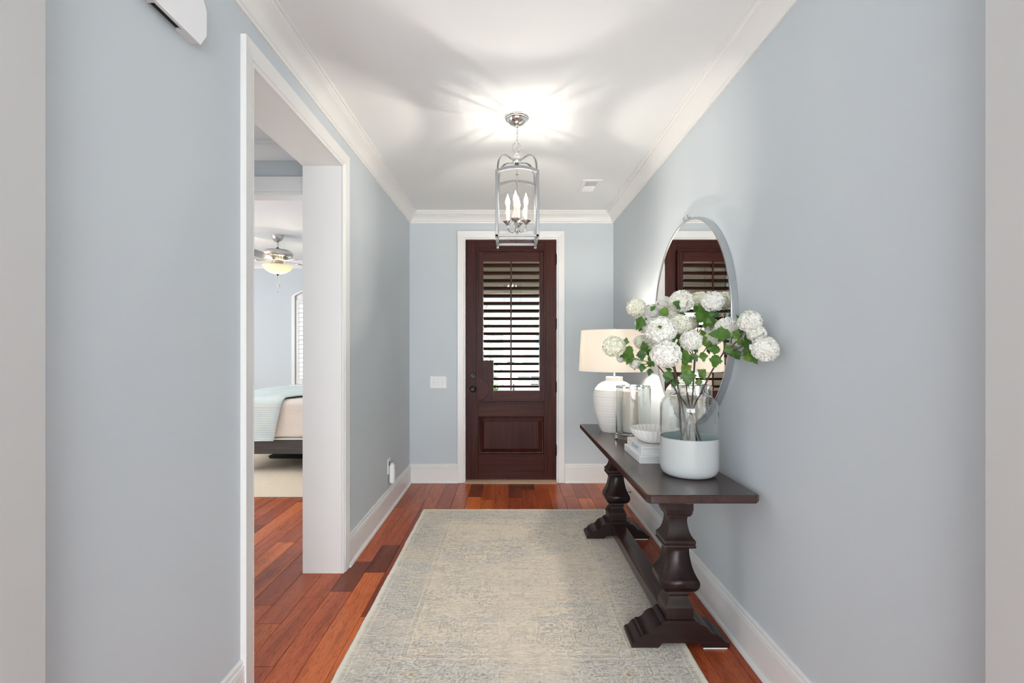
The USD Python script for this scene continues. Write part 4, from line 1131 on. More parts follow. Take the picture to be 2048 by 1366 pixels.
HR = {k: 1.09 * r * y / 960 for k, (u, v, r, y) in HEADS.items()}
VT = TZ + 0.42


def low(u, v, dy):
    return at(u, v, VY + dy)


BRANCH = [  # bottom inside the jar, points up through the neck, fork point, heads, where it is seen
    (low(1365, 890, -0.03), [low(1361, 845, 0.00), low(1356, 790, -0.02)], at(1312, 727, 2.36), [1, 3, 23, 24, 25], 'snowball branch leaning far left with its bloom over the lamp shade'),
    (low(1411, 884, 0.01), [low(1382, 826, 0.01), low(1360, 790, 0.02)], at(1345, 715, 2.40), [2, 4, 10], 'snowball branch with the highest bloom at the left'),
    (low(1376, 884, -0.02), [low(1368, 830, -0.02), low(1358, 785, -0.03)], at(1347, 735, 2.16), [11, 14], 'snowball branch with the two largest low front blooms at the left of centre'),
    (low(1394, 884, 0.04), [low(1382, 826, 0.04), low(1374, 785, 0.03)], at(1366, 700, 2.34), [5, 6, 9, 13], 'snowball branch with the tallest bloom before the mirror'),
    (low(1378, 884, 0.05), [low(1383, 826, 0.03), low(1386, 775, 0.02)], at(1394, 670, 2.34), [7, 8, 18], 'snowball branch with the twin blooms at the top right'),
    (low(1380, 884, -0.04), [low(1382, 830, -0.03), low(1386, 780, -0.03)], at(1389, 720, 2.16), [12, 15, 16], 'upright snowball branch in the middle with three mid-height blooms'),
    (low(1361, 884, 0.02), [low(1382, 826, -0.01), low(1404, 782, -0.01)], at(1446, 707, 2.14), [17, 19, 20, 21, 22], 'thick snowball branch reaching right along the wall'),
]
LEAVES = [  # branch, u, v, depth, direction in the picture (right, up), size
    (0, 1262, 693, 2.36, (-0.6, -1.0), 0.070), (0, 1281, 700, 2.40, (0.1, -1), 0.052), (0, 1250, 690, 2.38, (0.2, 0.9), 0.035), (0, 1297, 713, 2.34, (0.5, -0.8), 0.050), (0, 1285, 727, 2.38, (-0.2, -1), 0.042), (0, 1300, 737, 2.36, (-0.2, -1), 0.035), (0, 1328, 735, 2.34, (0.9, -0.2), 0.045), (0, 1290, 685, 2.5, (0.5, 0.6), 0.035), (0, 1268, 712, 2.44, (-0.9, -0.6), 0.045),
    (1, 1284, 634, 2.36, (-0.4, -1), 0.062), (1, 1302, 622, 2.32, (0.2, 0.3), 0.030), (1, 1333, 615, 2.28, (-0.4, -1), 0.055), (1, 1318, 636, 2.4, (-0.6, -0.5), 0.032),
    (2, 1318, 652, 1.99, (0.0, -0.4), 0.022), (2, 1352, 672, 2.16, (-0.6, -0.4), 0.055), (2, 1358, 680, 2.14, (0.2, -1), 0.050), (2, 1340, 742, 2.2, (-0.3, -1), 0.052),
    (3, 1345, 606, 2.22, (0.8, -0.4), 0.050), (3, 1362, 623, 2.30, (0.2, -1), 0.035), (3, 1348, 662, 2.18, (0.6, -0.6), 0.040), (3, 1356, 668, 2.3, (0.5, 0.4), 0.04),
    (4, 1402, 645, 2.26, (0.0, 1.1), 0.078), (4, 1410, 627, 2.28, (1, -0.1), 0.062), (4, 1406, 648, 2.26, (1, 0.25), 0.070), (4, 1401, 660, 2.24, (0.3, -1), 0.045), (4, 1397, 628, 2.28, (-0.5, 0.9), 0.045),
    (5, 1368, 700, 2.06, (0.2, -1), 0.066), (5, 1399, 668, 2.18, (0.4, -1), 0.052), (5, 1404, 704, 2.14, (0.1, -1), 0.042), (5, 1408, 690, 2.2, (0.9, -0.1), 0.045), (5, 1375, 738, 2.18, (-0.1, -1), 0.072), (5, 1365, 728, 2.16, (0.6, -0.9), 0.055), (5, 1398, 742, 2.2, (0.5, -0.8), 0.045), (5, 1390, 765, 2.22, (1, 0.1), 0.035), (5, 1352, 757, 2.24, (-0.3, -0.9), 0.04), (5, 1384, 712, 2.10, (-0.9, -0.6), 0.05),
    (6, 1461, 672, 2.04, (-1, 0.2), 0.078), (6, 1478, 667, 2.00, (0.3, 1), 0.066), (6, 1487, 680, 2.02, (1, 0.3), 0.050), (6, 1486, 690, 1.98, (1, -0.1), 0.045), (6, 1487, 697, 1.98, (0.9, -1), 0.072), (6, 1480, 641, 1.98, (-0.2, 0.7), 0.028), (6, 1468, 700, 2.06, (0.3, -1), 0.045), (6, 1433, 710, 2.12, (-0.3, -1), 0.056), (6, 1452, 690, 2.08, (0.5, -0.9), 0.045), (6, 1440, 700, 2.16, (-1, 0.1), 0.05), (6, 1412, 752, 2.2, (-0.8, 0.6), 0.045), (6, 1495, 655, 1.96, (0.5, -1), 0.04),
]
branches = []
for b, (p0, via, fork, heads, label) in enumerate(BRANCH):
    st = thing('flower_stem', p0, label, 'flowers', 'snowball branches in the glass vase')
    d0 = p0 - via[0]
    p0 = p0 + d0 * (p0[2] - TZ - 0.022) / max(-d0[2], 1e-6)
    off = p0[:2] - V3(VX, VY)
    p0[:2] = V3(VX, VY) + off * min(1, 0.105 / np.linalg.norm(off))
    q = V3(VX, VY, 0) - V3(p0[0], p0[1], 0)
    main = spline([p0, p0 + (via[0] - p0) * 0.5] + via + [via[-1] + (fork - via[-1]) * 0.5 + V3(0, 0, 0.01), fork], 36)
    pieces = [tube(main, np.linspace(0.0050, 0.0034, len(main)), 8)]
    stalks = []
    for h in heads:
        e = HP[h]
        mid = fork * 0.45 + e * 0.55 + V3(0, 0, -0.018)
        cv = spline([fork, mid, e], 14)
        stalks.append(tube(cv, np.linspace(0.0026, 0.0016, len(cv)), 6))
    branches.append((st, main, fork))
    part(st, 'stem', pieces, 'stem_bark', smooth=60)
    part(st, 'stalk', stalks, 'stem_green' if b in (0, 4) else 'stem_bark', smooth=60)
    for h in heads:
        lr = np.random.default_rng(300 + h)
        for q_ in range(2):
            w_ = lr.uniform(0.45, 0.8)
            lo_ = fork * (1 - w_) + HP[h] * w_ + V3(lr.normal(0, 0.006), -0.006, lr.normal(-0.012, 0.008))
            td = V3(lr.normal(0, 0.7), lr.normal(-0.2, 0.3), lr.normal(-0.1, 0.7))
            lm = leaf_mesh(lo_, td, V3(lr.normal(0, 0.5), -1, lr.normal(0.3, 0.4)), lr.uniform(0.032, 0.058), 600 + 2 * h + q_)
            if lm.vertices[:, 0].max() < 1.02:
                part(st, 'leaf', lm, 'leaf', smooth=40)
        core = trimesh.creation.icosphere(2, HR[h] * 0.80)
        core.vertices *= V3(1, 1, 0.92)
        core.apply_translation(HP[h])
        fh = part(st, 'flower_head', pompom(HP[h], HR[h], 100 + h), 'petal', smooth=False)
        part(fh, 'floret_core', core, 'floret_core', smooth=True)
for k, (b, u, v, y, (ax, ay), size) in enumerate(LEAVES):
    st = branches[b][0]
    r_ = np.random.default_rng(900 + k)
    o = at(u, v, y)
    tip = V3(ax, r_.normal(0, 0.25) - 0.1, ay)
    part(st, 'leaf', leaf_mesh(o, tip, V3(r_.normal(0, 0.35), -1, r_.normal(0.35, 0.35)), size * 1.12, 900 + k), 'leaf', smooth=40)

# ---------------------------------------------------------------- the round mirror
MY, MZ, MR = 2.806, 1.515, 0.592
MR_ = thing('round_mirror', (XR, MY, MZ), 'large round wall mirror in a thin silver frame above the console table', 'mirror')


def xring(prof, n=128):
    """profile [(radius, x)] turned about the mirror's axis"""
    return lathe([(r, -(x)) for r, x in prof], (0, MY, MZ), n, close=False, axis='x')


part(MR_, 'frame', xring([(MR, XR - 0.001), (MR, 1.030), (MR - 0.002, 1.0265), (MR - 0.012, 1.0265), (MR - 0.014, 1.029), (MR - 0.014, XR - 0.001), (MR, XR - 0.001)]), 'frame_silver', smooth=30)
part(MR_, 'mirror_glass', lathe([(MR - 0.0145, -1.036), (MR - 0.0145, -1.031), (0.0, -1.031)][::-1] + [], (0, MY, MZ), 128, close=True, axis='x'), 'mirror_silver', smooth=20)
part(MR_, 'backing', lathe([(MR - 0.02, -1.056), (MR - 0.02, -1.0375)], (0, MY, MZ), 64, close=True, axis='x'), 'grey_plastic')

# ---------------------------------------------------------------- hanging lantern
CX, CY = 0.047, 2.870
PL = thing('pendant_lantern', (CX, CY, CEIL), 'square polished nickel glass lantern hanging on a chain with candle bulbs', 'pendant light')
part(PL, 'canopy', lathe([(0.0, 2.681), (0.010, 2.682), (0.012, 2.688), (0.020, 2.692), (0.038, 2.699), (0.050, 2.710), (0.055, 2.719), (0.057, 2.724), (0.064, 2.726), (0.065, 2.732), (0.071, 2.734), (0.072, 2.743)], (CX, CY, 0), 48), 'polished_nickel')


def link(z, h, w, r, turn):
    p = []
    for a in np.arange(20) * 2 * np.pi / 20:
        x, y = w * math.cos(a), h * math.sin(a)
        p.append((CX + x * math.cos(turn), CY + x * math.sin(turn), z + y))
    return tube(p, r, 6, closed=True)


for k in range(5):
    part(PL, 'chain_link', link(2.672 - k * 0.0195, 0.0125, 0.007, 0.0017, (k % 2) * math.pi / 2 + 0.3), 'polished_nickel')
part(PL, 'cord', tube(spline([(CX + 0.002, CY, 2.684), (CX + 0.006, CY, 2.64), (CX + 0.003, CY, 2.60), (CX + 0.010, CY - 0.004, 2.575), (CX - 0.002, CY, 2.553), (CX + 0.001, CY, 2.535)], 30), 0.0013, 6), 'brushed_nickel')
part(PL, 'ring', link(2.5615, 0.028, 0.028, 0.0026, 0.0), 'polished_nickel')
part(PL, 'hub', lathe([(0.0, 2.539), (0.006, 2.537), (0.005, 2.530), (0.010, 2.524), (0.012, 2.512), (0.019, 2.507), (0.0255, 2.497), (0.027, 2.482), (0.0255, 2.468), (0.019, 2.457), (0.010, 2.451), (0.007, 2.444), (0.0, 2.443)][::-1], (CX, CY, 0), 24), 'polished_nickel')
hw, pb, z0, zc, rise = 0.1255, 0.017, 2.000, 2.375, 0.0265
x0, x1, y0, y1 = CX - hw, CX + hw, CY - hw, CY + hw
for px, py in ((x0, y0), (x1 - pb, y0), (x0, y1 - pb), (x1 - pb, y1 - pb)):
    part(PL, 'post', bx(px, px + pb, py, py + pb, z0, zc - 0.0095, 0.0015), 'lantern_metal')
nA = 16
xs = np.linspace(-hw, hw, nA)
arc = lambda q, top: [(x, zc + rise * (1 - (x / hw) ** 2) + q) for x in top]
archp = Polygon(arc(0.006, xs) + arc(-0.010, xs[::-1]))
xq = np.linspace(-hw + 0.0138, hw - 0.0138, nA)
archq = Polygon(arc(0.006, xq) + arc(-0.010, xq[::-1]))
for o, A, N, ap in (((CX, y0 - 0.0004, 0), (1, 0, 0), (0, 1, 0), archp), ((CX, y1 - 0.013, 0), (1, 0, 0), (0, 1, 0), archp), ((x0 + 0.0004, CY, 0), (0, 1, 0), (1, 0, 0), archq), ((x1 - 0.0134, CY, 0), (0, 1, 0), (1, 0, 0), archq)):
    part(PL, 'arched_rail', extrude(ap, (o, A, (0, 0, 1), N), 0.013), 'lantern_metal')
part(PL, 'bottom_frame', [bx(x0, x1, y0, y0 + pb, z0, z0 + 0.012, 0.001), bx(x0, x1, y1 - pb, y1, z0, z0 + 0.012, 0.001), bx(x0, x0 + pb, y0 + pb, y1 - pb, z0, z0 + 0.012, 0.001), bx(x1 - pb, x1, y0 + pb, y1 - pb, z0, z0 + 0.012, 0.001)], 'lantern_metal')
gp = Polygon([(-hw + pb, z0 + 0.0125), (hw - pb, z0 + 0.0125)] + arc(-0.0105, np.linspace(hw - pb, -hw + pb, nA)))
for o, A, N in (((CX, y0 + 0.006, 0), (1, 0, 0), (0, 1, 0)), ((CX, y1 - 0.009, 0), (1, 0, 0), (0, 1, 0)), ((x0 + 0.006, CY, 0), (0, 1, 0), (1, 0, 0)), ((x1 - 0.009, CY, 0), (0, 1, 0), (1, 0, 0))):
    part(PL, 'glass_pane', extrude(gp, (o, A, (0, 0, 1), N), 0.003), 'lantern_glass')


def ribbon(pts, W, w, t):
    p = np.asarray(pts, float); W = np.asarray(W, float)
    T_ = np.gradient(p, axis=0); T_ /= np.linalg.norm(T_, axis=1, keepdims=True)
    N_ = np.cross(T_, W)
    v = np.stack([p + W * w / 2 + N_ * t / 2, p - W * w / 2 + N_ * t / 2, p - W * w / 2 - N_ * t / 2, p + W * w / 2 - N_ * t / 2], 1).reshape(-1, 3)
    f = grid_faces(len(p), 4, True)
    L = (len(p) - 1) * 4
    f = np.vstack([f, [(0, 1, 2), (0, 2, 3)], [(L, L + 2, L + 1), (L, L + 3, L + 2)]])
    m = trimesh.Trimesh(v, f, process=False); m.fix_normals()
    return m


for sx_ in (-1, 1):
    for sy_ in (-1, 1):
        rad = V3(sx_, sy_, 0) / math.sqrt(2)
        prof = [(0.158, 2.372), (0.157, 2.410), (0.149, 2.445), (0.130, 2.474), (0.104, 2.487), (0.075, 2.487), (0.048, 2.480), (0.020, 2.476)]
        pts = spline([V3(CX, CY, z) + rad * r for r, z in prof], 42)
        part(PL, 'curved_strap', ribbon(pts, V3(-rad[1], rad[0], 0), 0.013, 0.003), 'lantern_metal', smooth=40)
        part(PL, 'ball_finial', lathe([(0, z0 - 0.022), (0.006, z0 - 0.020), (0.0085, z0 - 0.014), (0.006, z0 - 0.007), (0.004, z0 - 0.004), (0.006, z0), (0.0, z0)], (CX + sx_ * 0.117, CY + sy_ * 0.117, 0), 14), 'polished_nickel')
cl = part(PL, 'candelabra', [tube([(CX, CY, 2.445), (CX, CY, 2.060)], 0.0042, 10), lathe([(0, 2.045), (0.005, 2.047), (0.008, 2.055), (0.014, 2.060), (0.014, 2.068), (0.006, 2.076), (0, 2.076)], (CX, CY, 0), 18),
                            lathe([(0.0045, 2.395), (0.009, 2.397), (0.009, 2.404), (0.0045, 2.406)], (CX, CY, 0), 16)], 'polished_nickel')
for k in range(4):
    a = math.radians(-90 - 9 + 90 * k)
    ex, ey = CX + 0.055 * math.cos(a), CY + 0.055 * math.sin(a)
    d_ = V3(math.cos(a), math.sin(a), 0)
    o_ = V3(CX, CY, 0)
    part(cl, 'arm', [tube(spline([o_ + d_ * 0.010 + V3(0, 0, 2.064), o_ + d_ * 0.022 + V3(0, 0, 2.054), o_ + d_ * 0.042 + V3(0, 0, 2.058), o_ + d_ * 0.055 + V3(0, 0, 2.078), o_ + d_ * 0.055 + V3(0, 0, 2.100)], 20), 0.0032, 8)], 'polished_nickel')
    part(cl, 'drip_cup', lathe([(0.0, 2.094), (0.008, 2.095), (0.014, 2.104), (0.022, 2.115), (0.029, 2.119), (0.0295, 2.1205), (0.012, 2.1205), (0, 2.1205)], (ex, ey, 0), 24), 'polished_nickel')
    part(cl, 'candle_sleeve', lathe([(0.0105, 2.1207), (0.0105, 2.212), (0.009, 2.214), (0.0, 2.214)], (ex, ey, 0), 18), 'candle_sleeve')
    part(cl, 'flame_bulb', lathe([(0, 2.2145), (0.0085, 2.2150), (0.0125, 2.226), (0.0135, 2.236), (0.0115, 2.249), (0.0072, 2.263), (0.003, 2.276), (0.0, 2.286)], (ex, ey, 0), 16), 'flame_bulb', smooth=True)

# ---------------------------------------------------------------- bedroom: rug, bed, quilt, box, fan
rs = np.random.default_rng(3)
gx, gy = np.linspace(-4.6, -1.7, 240), np.linspace(4.385, 7.2, 180)
GX, GY = np.meshgrid(gx, gy, indexing='ij')
dd = np.minimum(np.minimum(GX + 4.6, -1.7 - GX), np.minimum(GY - 4.385, 7.2 - GY))
vz = np.stack([GX, GY, 0.016 + 0.002 * (rs.random(GX.shape) - 0.5) - 0.012 * np.clip(1 - dd / 0.012, 0, 1) ** 2], -1).reshape(-1, 3)
bl = np.array([(-4.6, 4.385, 0.0005), (-1.7, 4.385, 0.0005), (-1.7, 7.2, 0.0005), (-4.6, 7.2, 0.0005)])
sk = [bx(-4.598, -1.702, 4.386, 7.198, 0.0004, 0.003)]
single('bedroom_rug', [trimesh.Trimesh(vz, grid_faces(240, 180), process=False)] + sk, 'beige_carpet', 'plain beige bedroom rug under the bed', 'rug', smooth=40)

BDX0, BDX1, BDY0, BDY1 = -3.16, -1.32, 5.20, 6.74
BD = thing('bed', (-2.24, 5.97, 0), 'dark wood bed with a cream sheeted mattress in the bedroom at left', 'bed')
part(BD, 'bed_rail', bx(BDX0, BDX1, BDY0, BDY0 + 0.03, 0.218, 0.368, 0.004), 'bed_wood')
part(BD, 'bed_rail', bx(BDX0, BDX1, BDY1 - 0.03, BDY1, 0.218, 0.368, 0.004), 'bed_wood')
part(BD, 'foot_rail', bx(BDX0 - 0.03, BDX0, BDY0, BDY1, 0.218, 0.40, 0.004), 'bed_wood')
part(BD, 'headboard', bx(BDX1, BDX1 + 0.05, BDY0 - 0.03, BDY1 + 0.03, 0.12, 1.2, 0.01), 'bed_wood')
part(BD, 'slat_base', bx(BDX0, BDX1, BDY0 + 0.03, BDY1 - 0.03, 0.30, 0.365), 'bed_wood')
for x in (BDX0 + 0.02, BDX1 - 0.05):
    for y in (BDY0 + 0.02, BDY1 - 0.06):
        part(BD, 'leg', square_loft([(0.022, 0.018), (0.03, 0.2175)], x + 0.02, y + 0.02), 'bed_wood')


def pillow_box(x0, x1, y0, y1, z0, z1, r, n=40, wr=0.0, seed=1):
    """a soft box with rounded edges and shallow creases"""
    m = trimesh.creation.box((1, 1, 1))
    for _ in range(5):
        m = m.subdivide()
    v = np.asarray(m.vertices) * 2
    v = np.sign(v) * np.abs(v)
    h = V3((x1 - x0) / 2, (y1 - y0) / 2, (z1 - z0) / 2)
    p = v * h
    core = np.clip(p, -(h - r), h - r)
    dlt = p - core
    L = np.linalg.norm(dlt, axis=1, keepdims=True)
    mx = np.abs(dlt).max(1, keepdims=True)
    p = core + np.where(L > 1e-9, dlt / np.maximum(L, 1e-9) * mx, 0)
    p = p + V3((x0 + x1) / 2, (y0 + y1) / 2, (z0 + z1) / 2)
    if wr:
        k = meshkit.fbm(np.stack([p[:, 0] * 5 + p[:, 2] * 7, p[:, 1] * 5, p[:, 2] * 9 - p[:, 0] * 4], -1), 3, seed)
        p[:, 1] += wr * (k - 0.5) * 2 * (p[:, 1] < (y0 + y1) / 2)
        p[:, 2] += wr * 0.6 * (k - 0.5) * (p[:, 2] > z1 - r)
    return trimesh.Trimesh(p, m.faces, process=False)


part(BD, 'box_edge', pillow_box(BDX0 + 0.01, BDX1 - 0.01, BDY0 - 0.004, BDY1 - 0.01, 0.369, 0.392, 0.008), 'felt_white')
part(BD, 'mattress', pillow_box(BDX0, BDX1 - 0.005, BDY0 - 0.012, BDY1, 0.388, 0.805, 0.055, wr=0.010), 'bed_sheet', smooth=50)


def quilt():
    path = [(BDY0 - 0.030, 0.358)] + [(BDY0 - 0.028 + 0.004 * math.sin(z * 20), z) for z in np.linspace(0.38, 0.74, 60)]
    path += [(BDY0 - 0.022 + 0.075 * (1 - math.cos(a)), 0.752 + 0.072 * math.sin(a)) for a in np.linspace(0.1, 1.57, 14)]
    path += [(y, 0.826) for y in np.linspace(BDY0 + 0.09, BDY1 - 0.05, 46)] + [(BDY1 + 0.01, 0.80), (BDY1 + 0.025, 0.74), (BDY1 + 0.025, 0.45)]
    path = np.array(path)
    s = np.concatenate([[0], np.cumsum(np.linalg.norm(np.diff(path, axis=0), axis=1))])
    t = np.gradient(path, axis=0); t /= np.linalg.norm(t, axis=1, keepdims=True)
    nrm = np.stack([-t[:, 1], t[:, 0]], 1) * -1
    nrm[:, :] = np.where((nrm[:, :1] * 0 + 1) > 0, nrm, nrm)
    n = 60
    V_ = []
    for k in range(len(path)):
        xe = np.interp(s[k], [0, 0.44, 0.52, 0.80, 2.2], [-2.535, -2.445, -2.425, -2.30, -2.10])
        xs_ = np.linspace(BDX0 - 0.045, xe, n)
        rib_ = 0.0035 * abs(math.sin(math.pi * s[k] / 0.024))
        edge = np.clip((xe - xs_) / 0.05, 0, 1) ** 0.5
        off = 0.004 + 0.010 * edge + rib_
        ny_ = path[k, 0] - off * (1 if k < 61 else (1 - min(1, (k - 61) / 14)))
        nz_ = path[k, 1] + off * (0 if k < 61 else min(1, (k - 61) / 14))
        wav = 0.006 * np.sin(xs_ * 9) * np.clip((0.62 - path[k, 1]) / 0.3, 0, 1) * (path[k, 0] < BDY0)
        nz2 = nz_ + (0.010 * np.sin(xs_ * 7 + 1) if k == 0 else 0)
        V_ += list(np.stack([xs_, np.full(n, ny_) - np.abs(wav), np.full(n, 1.0) * nz2], 1))
    v = np.array(V_)
    f = grid_faces(len(path), n)
    m = trimesh.Trimesh(v, f, process=False)
    # give the cloth its thickness
    vn = m.vertex_normals
    if vn[30 * n + 20][1] > 0:
        m.invert(); vn = -vn
    inner_ = m.vertices - vn * 0.004
    k = len(v)
    nr = len(path)
    loop = np.concatenate([np.arange(n), np.arange(1, nr) * n + n - 1, (nr - 1) * n + np.arange(n - 2, -1, -1), np.arange(nr - 2, 0, -1) * n])
    i = np.arange(len(loop)); j = (i + 1) % len(loop)
    ff = np.vstack([m.faces, m.faces[:, ::-1] + k, np.stack([loop[i], k + loop[i], k + loop[j]], 1), np.stack([loop[i], k + loop[j], loop[j]], 1)])
    return trimesh.Trimesh(np.vstack([m.vertices, inner_]), ff, process=False)


single('quilt', quilt(), 'quilt', 'pale blue-green ribbed quilt folded over the foot of the bed', 'quilt', smooth=50)

SB = thing('storage_box', (-2.3, 6.2, 0.018), 'flat black storage box lying under the bed', 'storage box')
part(SB, 'tray', bx(-2.93, -1.75, 5.86, 6.60, 0.0185, 0.043, 0.004), 'black_fabric')
part(SB, 'lid', bx(-2.94, -1.74, 5.85, 6.61, 0.0432, 0.052, 0.002), 'black_fabric')
part(SB, 'strap', bx(-2.36, -2.335, 5.848, 6.612, 0.0515, 0.054), 'grey_plastic', label='grey strap across the lid')

FX, FY = -2.82, 5.85
FN = thing('ceiling_fan', (FX, FY, CEIL), 'brushed nickel ceiling fan with five grey blades and a lit glass bowl', 'ceiling fan')
part(FN, 'canopy', lathe([(0.0, 2.655), (0.016, 2.655), (0.036, 2.665), (0.055, 2.690), (0.064, 2.710), (0.0665, 2.722), (0.0665, 2.743)], (FX, FY, 0), 36), 'brushed_nickel')
part(FN, 'downrod', lathe([(0.011, 2.565), (0.011, 2.656)], (FX, FY, 0), 16), 'brushed_nickel')
part(FN, 'rod_collar', lathe([(0.0, 2.560), (0.02, 2.561), (0.022, 2.575), (0.016, 2.590), (0.012, 2.592), (0.0, 2.592)], (FX, FY, 0), 20), 'oil_bronze')
part(FN, 'motor_housing', lathe([(0.0, 2.462), (0.120, 2.462), (0.158, 2.474), (0.172, 2.492), (0.174, 2.520), (0.165, 2.540), (0.140, 2.556), (0.090, 2.566), (0.030, 2.572), (0.0, 2.573)], (FX, FY, 0), 56), 'brushed_nickel', smooth=40)
part(FN, 'vented_ring', [lathe([(0.0, 2.420), (0.085, 2.420), (0.100, 2.428), (0.128, 2.4615), (0.0, 2.4615)], (FX, FY, 0), 48)]
     + [rotated(bx(FX + 0.098, FX + 0.128, FY - 0.006, FY + 0.006, 2.434, 2.452, 0.002), (0, 0, 1), k * 2 * math.pi / 24, (FX, FY, 0)) for k in range(24)], 'brushed_nickel')
part(FN, 'light_fitter', lathe([(0.0, 2.372), (0.080, 2.372), (0.075, 2.395), (0.060, 2.405), (0.055, 2.4195), (0.0, 2.4195)], (FX, FY, 0), 40), 'brushed_nickel')
part(FN, 'glass_bowl', lathe([(0.172, 2.371), (0.170, 2.362), (0.155, 2.335), (0.128, 2.307), (0.092, 2.286), (0.050, 2.272), (0.0, 2.267), (0.0, 2.270), (0.050, 2.275), (0.090, 2.289), (0.126, 2.310), (0.152, 2.337), (0.167, 2.362), (0.169, 2.371), (0.172, 2.371)], (FX, FY, 0), 56, close=False), 'bowl_glass', smooth=60)
for s in (-1, 1):
    part(FN, 'light_bulb', lathe([(0, 2.300), (0.018, 2.305), (0.026, 2.322), (0.018, 2.342), (0.010, 2.352), (0.010, 2.3715), (0, 2.3715)], (FX + s * 0.055, FY, 0), 16), 'fan_bulb', smooth=True)
part(FN, 'bowl_finial', lathe([(0, 2.246), (0.006, 2.248), (0.009, 2.256), (0.016, 2.261), (0.018, 2.2665), (0.0, 2.2668)], (FX, FY, 0), 16), 'oil_bronze')
for k, (ox, zl) in enumerate(((0.0, 2.065), (0.03, 2.140))):
    part(FN, 'pull_chain', [tube([(FX + ox, FY - 0.02, 2.262), (FX + ox, FY - 0.02, zl)], 0.0022, 6),
                           lathe([(0, zl - 0.032), (0.006, zl - 0.028), (0.008, zl - 0.016), (0.003, zl), (0, zl)], (FX + ox, FY - 0.02, 0), 12)], 'brushed_nickel')
bpoly = Polygon([(0.235, -0.046), (0.30, -0.058), (0.52, -0.070), (0.630, -0.068), (0.655, -0.055), (0.662, -0.03), (0.662, 0.03), (0.655, 0.055), (0.630, 0.068), (0.52, 0.070), (0.30, 0.058), (0.235, 0.046)])
for k in range(5):
    a = math.radians(270 + 72 * k)
    A_, B_ = V3(math.cos(a), math.sin(a), 0), V3(-math.sin(a), math.cos(a), 0)
    tl = math.radians(12)
    B2, N2 = B_ * math.cos(tl) + V3(0, 0, math.sin(tl)), V3(0, 0, math.cos(tl)) - B_ * math.sin(tl)
    part(FN, 'blade', extrude(bpoly, (V3(FX, FY, 2.420), A_, B2, N2), 0.006), 'fan_blade')
    irons = Polygon([(0.110, -0.020), (0.17, -0.012), (0.235, -0.040), (0.285, -0.030), (0.300, 0.0), (0.285, 0.030), (0.235, 0.040), (0.17, 0.012), (0.110, 0.020)]).difference(Point(0.235, 0).buffer(0.016))
    part(FN, 'blade_iron', extrude(irons, (V3(FX, FY, 2.4265), A_, B2, N2), 0.006), 'brushed_nickel')

# ---------------------------------------------------------------- outside the front door
GZ = -0.38
struct('porch_floor', bx(-1.08, 2.6, 5.21, 7.25, GZ, -0.02), 'concrete', 'pale concrete porch floor outside the front door')
struct('porch_ceiling', [bx(-1.08, 2.6, 5.21, 7.0, 2.70, 2.74)] + [bx(-1.08, 2.6, 5.22 + k * 0.09, 5.30 + k * 0.09, 2.692, 2.70) for k in range(19)], 'porch_tan', 'tan boarded porch ceiling seen through the top louvers')
pa = sbox(-1.08, GZ, 2.6, 2.70).difference(arch_poly(0.03, 0.95, GZ - 0.5, 2.02, 3.0))
struct('porch_arch', [xz(pa, 7.0, 7.25)] + [bx(-1.08, 2.6, 6.985, 7.0, 2.20 + k * 0.1, 2.292 + k * 0.1) for k in range(5)], 'porch_tan', 'tan porch wall with a wide arched opening')
struct('porch_roof', bx(-1.08, 3.0, 5.21, 7.6, 2.745, 2.9), 'roof_grey', 'roof over the front porch')
struct('exterior_wall', [bx(-1.10, DX0 - 0.03, 5.052, 5.2, GZ, 3.2), bx(DX1 + 0.03, 9, 5.052, 5.2, GZ, 3.2), bx(DX0 - 0.03, DX1 + 0.03, 5.052, 5.2, DZ + 0.03, 3.2)], 'siding', 'pale outside wall of the house')
struct('driveway', bx(-40, 40, 9.6, 60, GZ - 0.3, GZ), 'concrete', 'pale concrete driveway and street in front of the house')
struct('front_lawn', bx(-40, 40, 7.25, 9.6, GZ - 0.3, GZ), 'lawn', 'strip of lawn in front of the porch')

CR = thing('parked_car', (1.05, 12.9, GZ), 'white sport utility vehicle parked outside, seen through the lowest louvers', 'car')
cx0, cx1 = 0.16, 2.02


def yz(poly, xa, xb):
    return extrude(poly, ((xa, 0, 0), (0, 1, 0), (0, 0, 1), (1, 0, 0)), xb - xa)


part(CR, 'body', [yz(Polygon([(11.3, 0.12), (11.22, 0.30), (11.22, 0.56), (11.32, 0.80), (11.6, 0.90), (12.5, 0.96), (15.6, 0.96), (15.7, 0.3), (15.6, 0.1)]), cx0, cx1)], 'car_white')
part(CR, 'cabin', [yz(Polygon([(12.45, 0.955), (13.15, 1.42), (13.4, 1.46), (15.2, 1.46), (15.5, 0.955)]), cx0 + 0.10, cx1 - 0.10)], 'car_white')
part(CR, 'windshield', [extrude(Polygon([(cx0 + 0.18, 0.05), (cx1 - 0.18, 0.05), (cx1 - 0.26, 0.74), (cx0 + 0.26, 0.74)]), ((0, 12.445, 0.955), (1, 0, 0), V3(0, 0.70, 0.465) / math.hypot(0.70, 0.465), V3(0, -0.465, 0.70) / math.hypot(0.70, 0.465)), 0.012)], 'car_glass')
part(CR, 'grille', [bx(cx0 + 0.35, cx1 - 0.35, 11.19, 11.25, 0.52 + k * 0.055, 0.555 + k * 0.055, 0.004) for k in range(4)], 'car_dark')
for xa in (cx0 + 0.05, cx1 - 0.33):
    part(CR, 'headlight', bx(xa, xa + 0.28, 11.20, 11.30, 0.60, 0.74, 0.02), 'car_glass')
part(CR, 'bumper', bx(cx0 - 0.01, cx1 + 0.01, 11.14, 11.34, 0.16, 0.42, 0.03), 'car_white')
part(CR, 'lower_grille', bx(cx0 + 0.3, cx1 - 0.3, 11.13, 11.18, 0.20, 0.33, 0.01), 'car_dark')
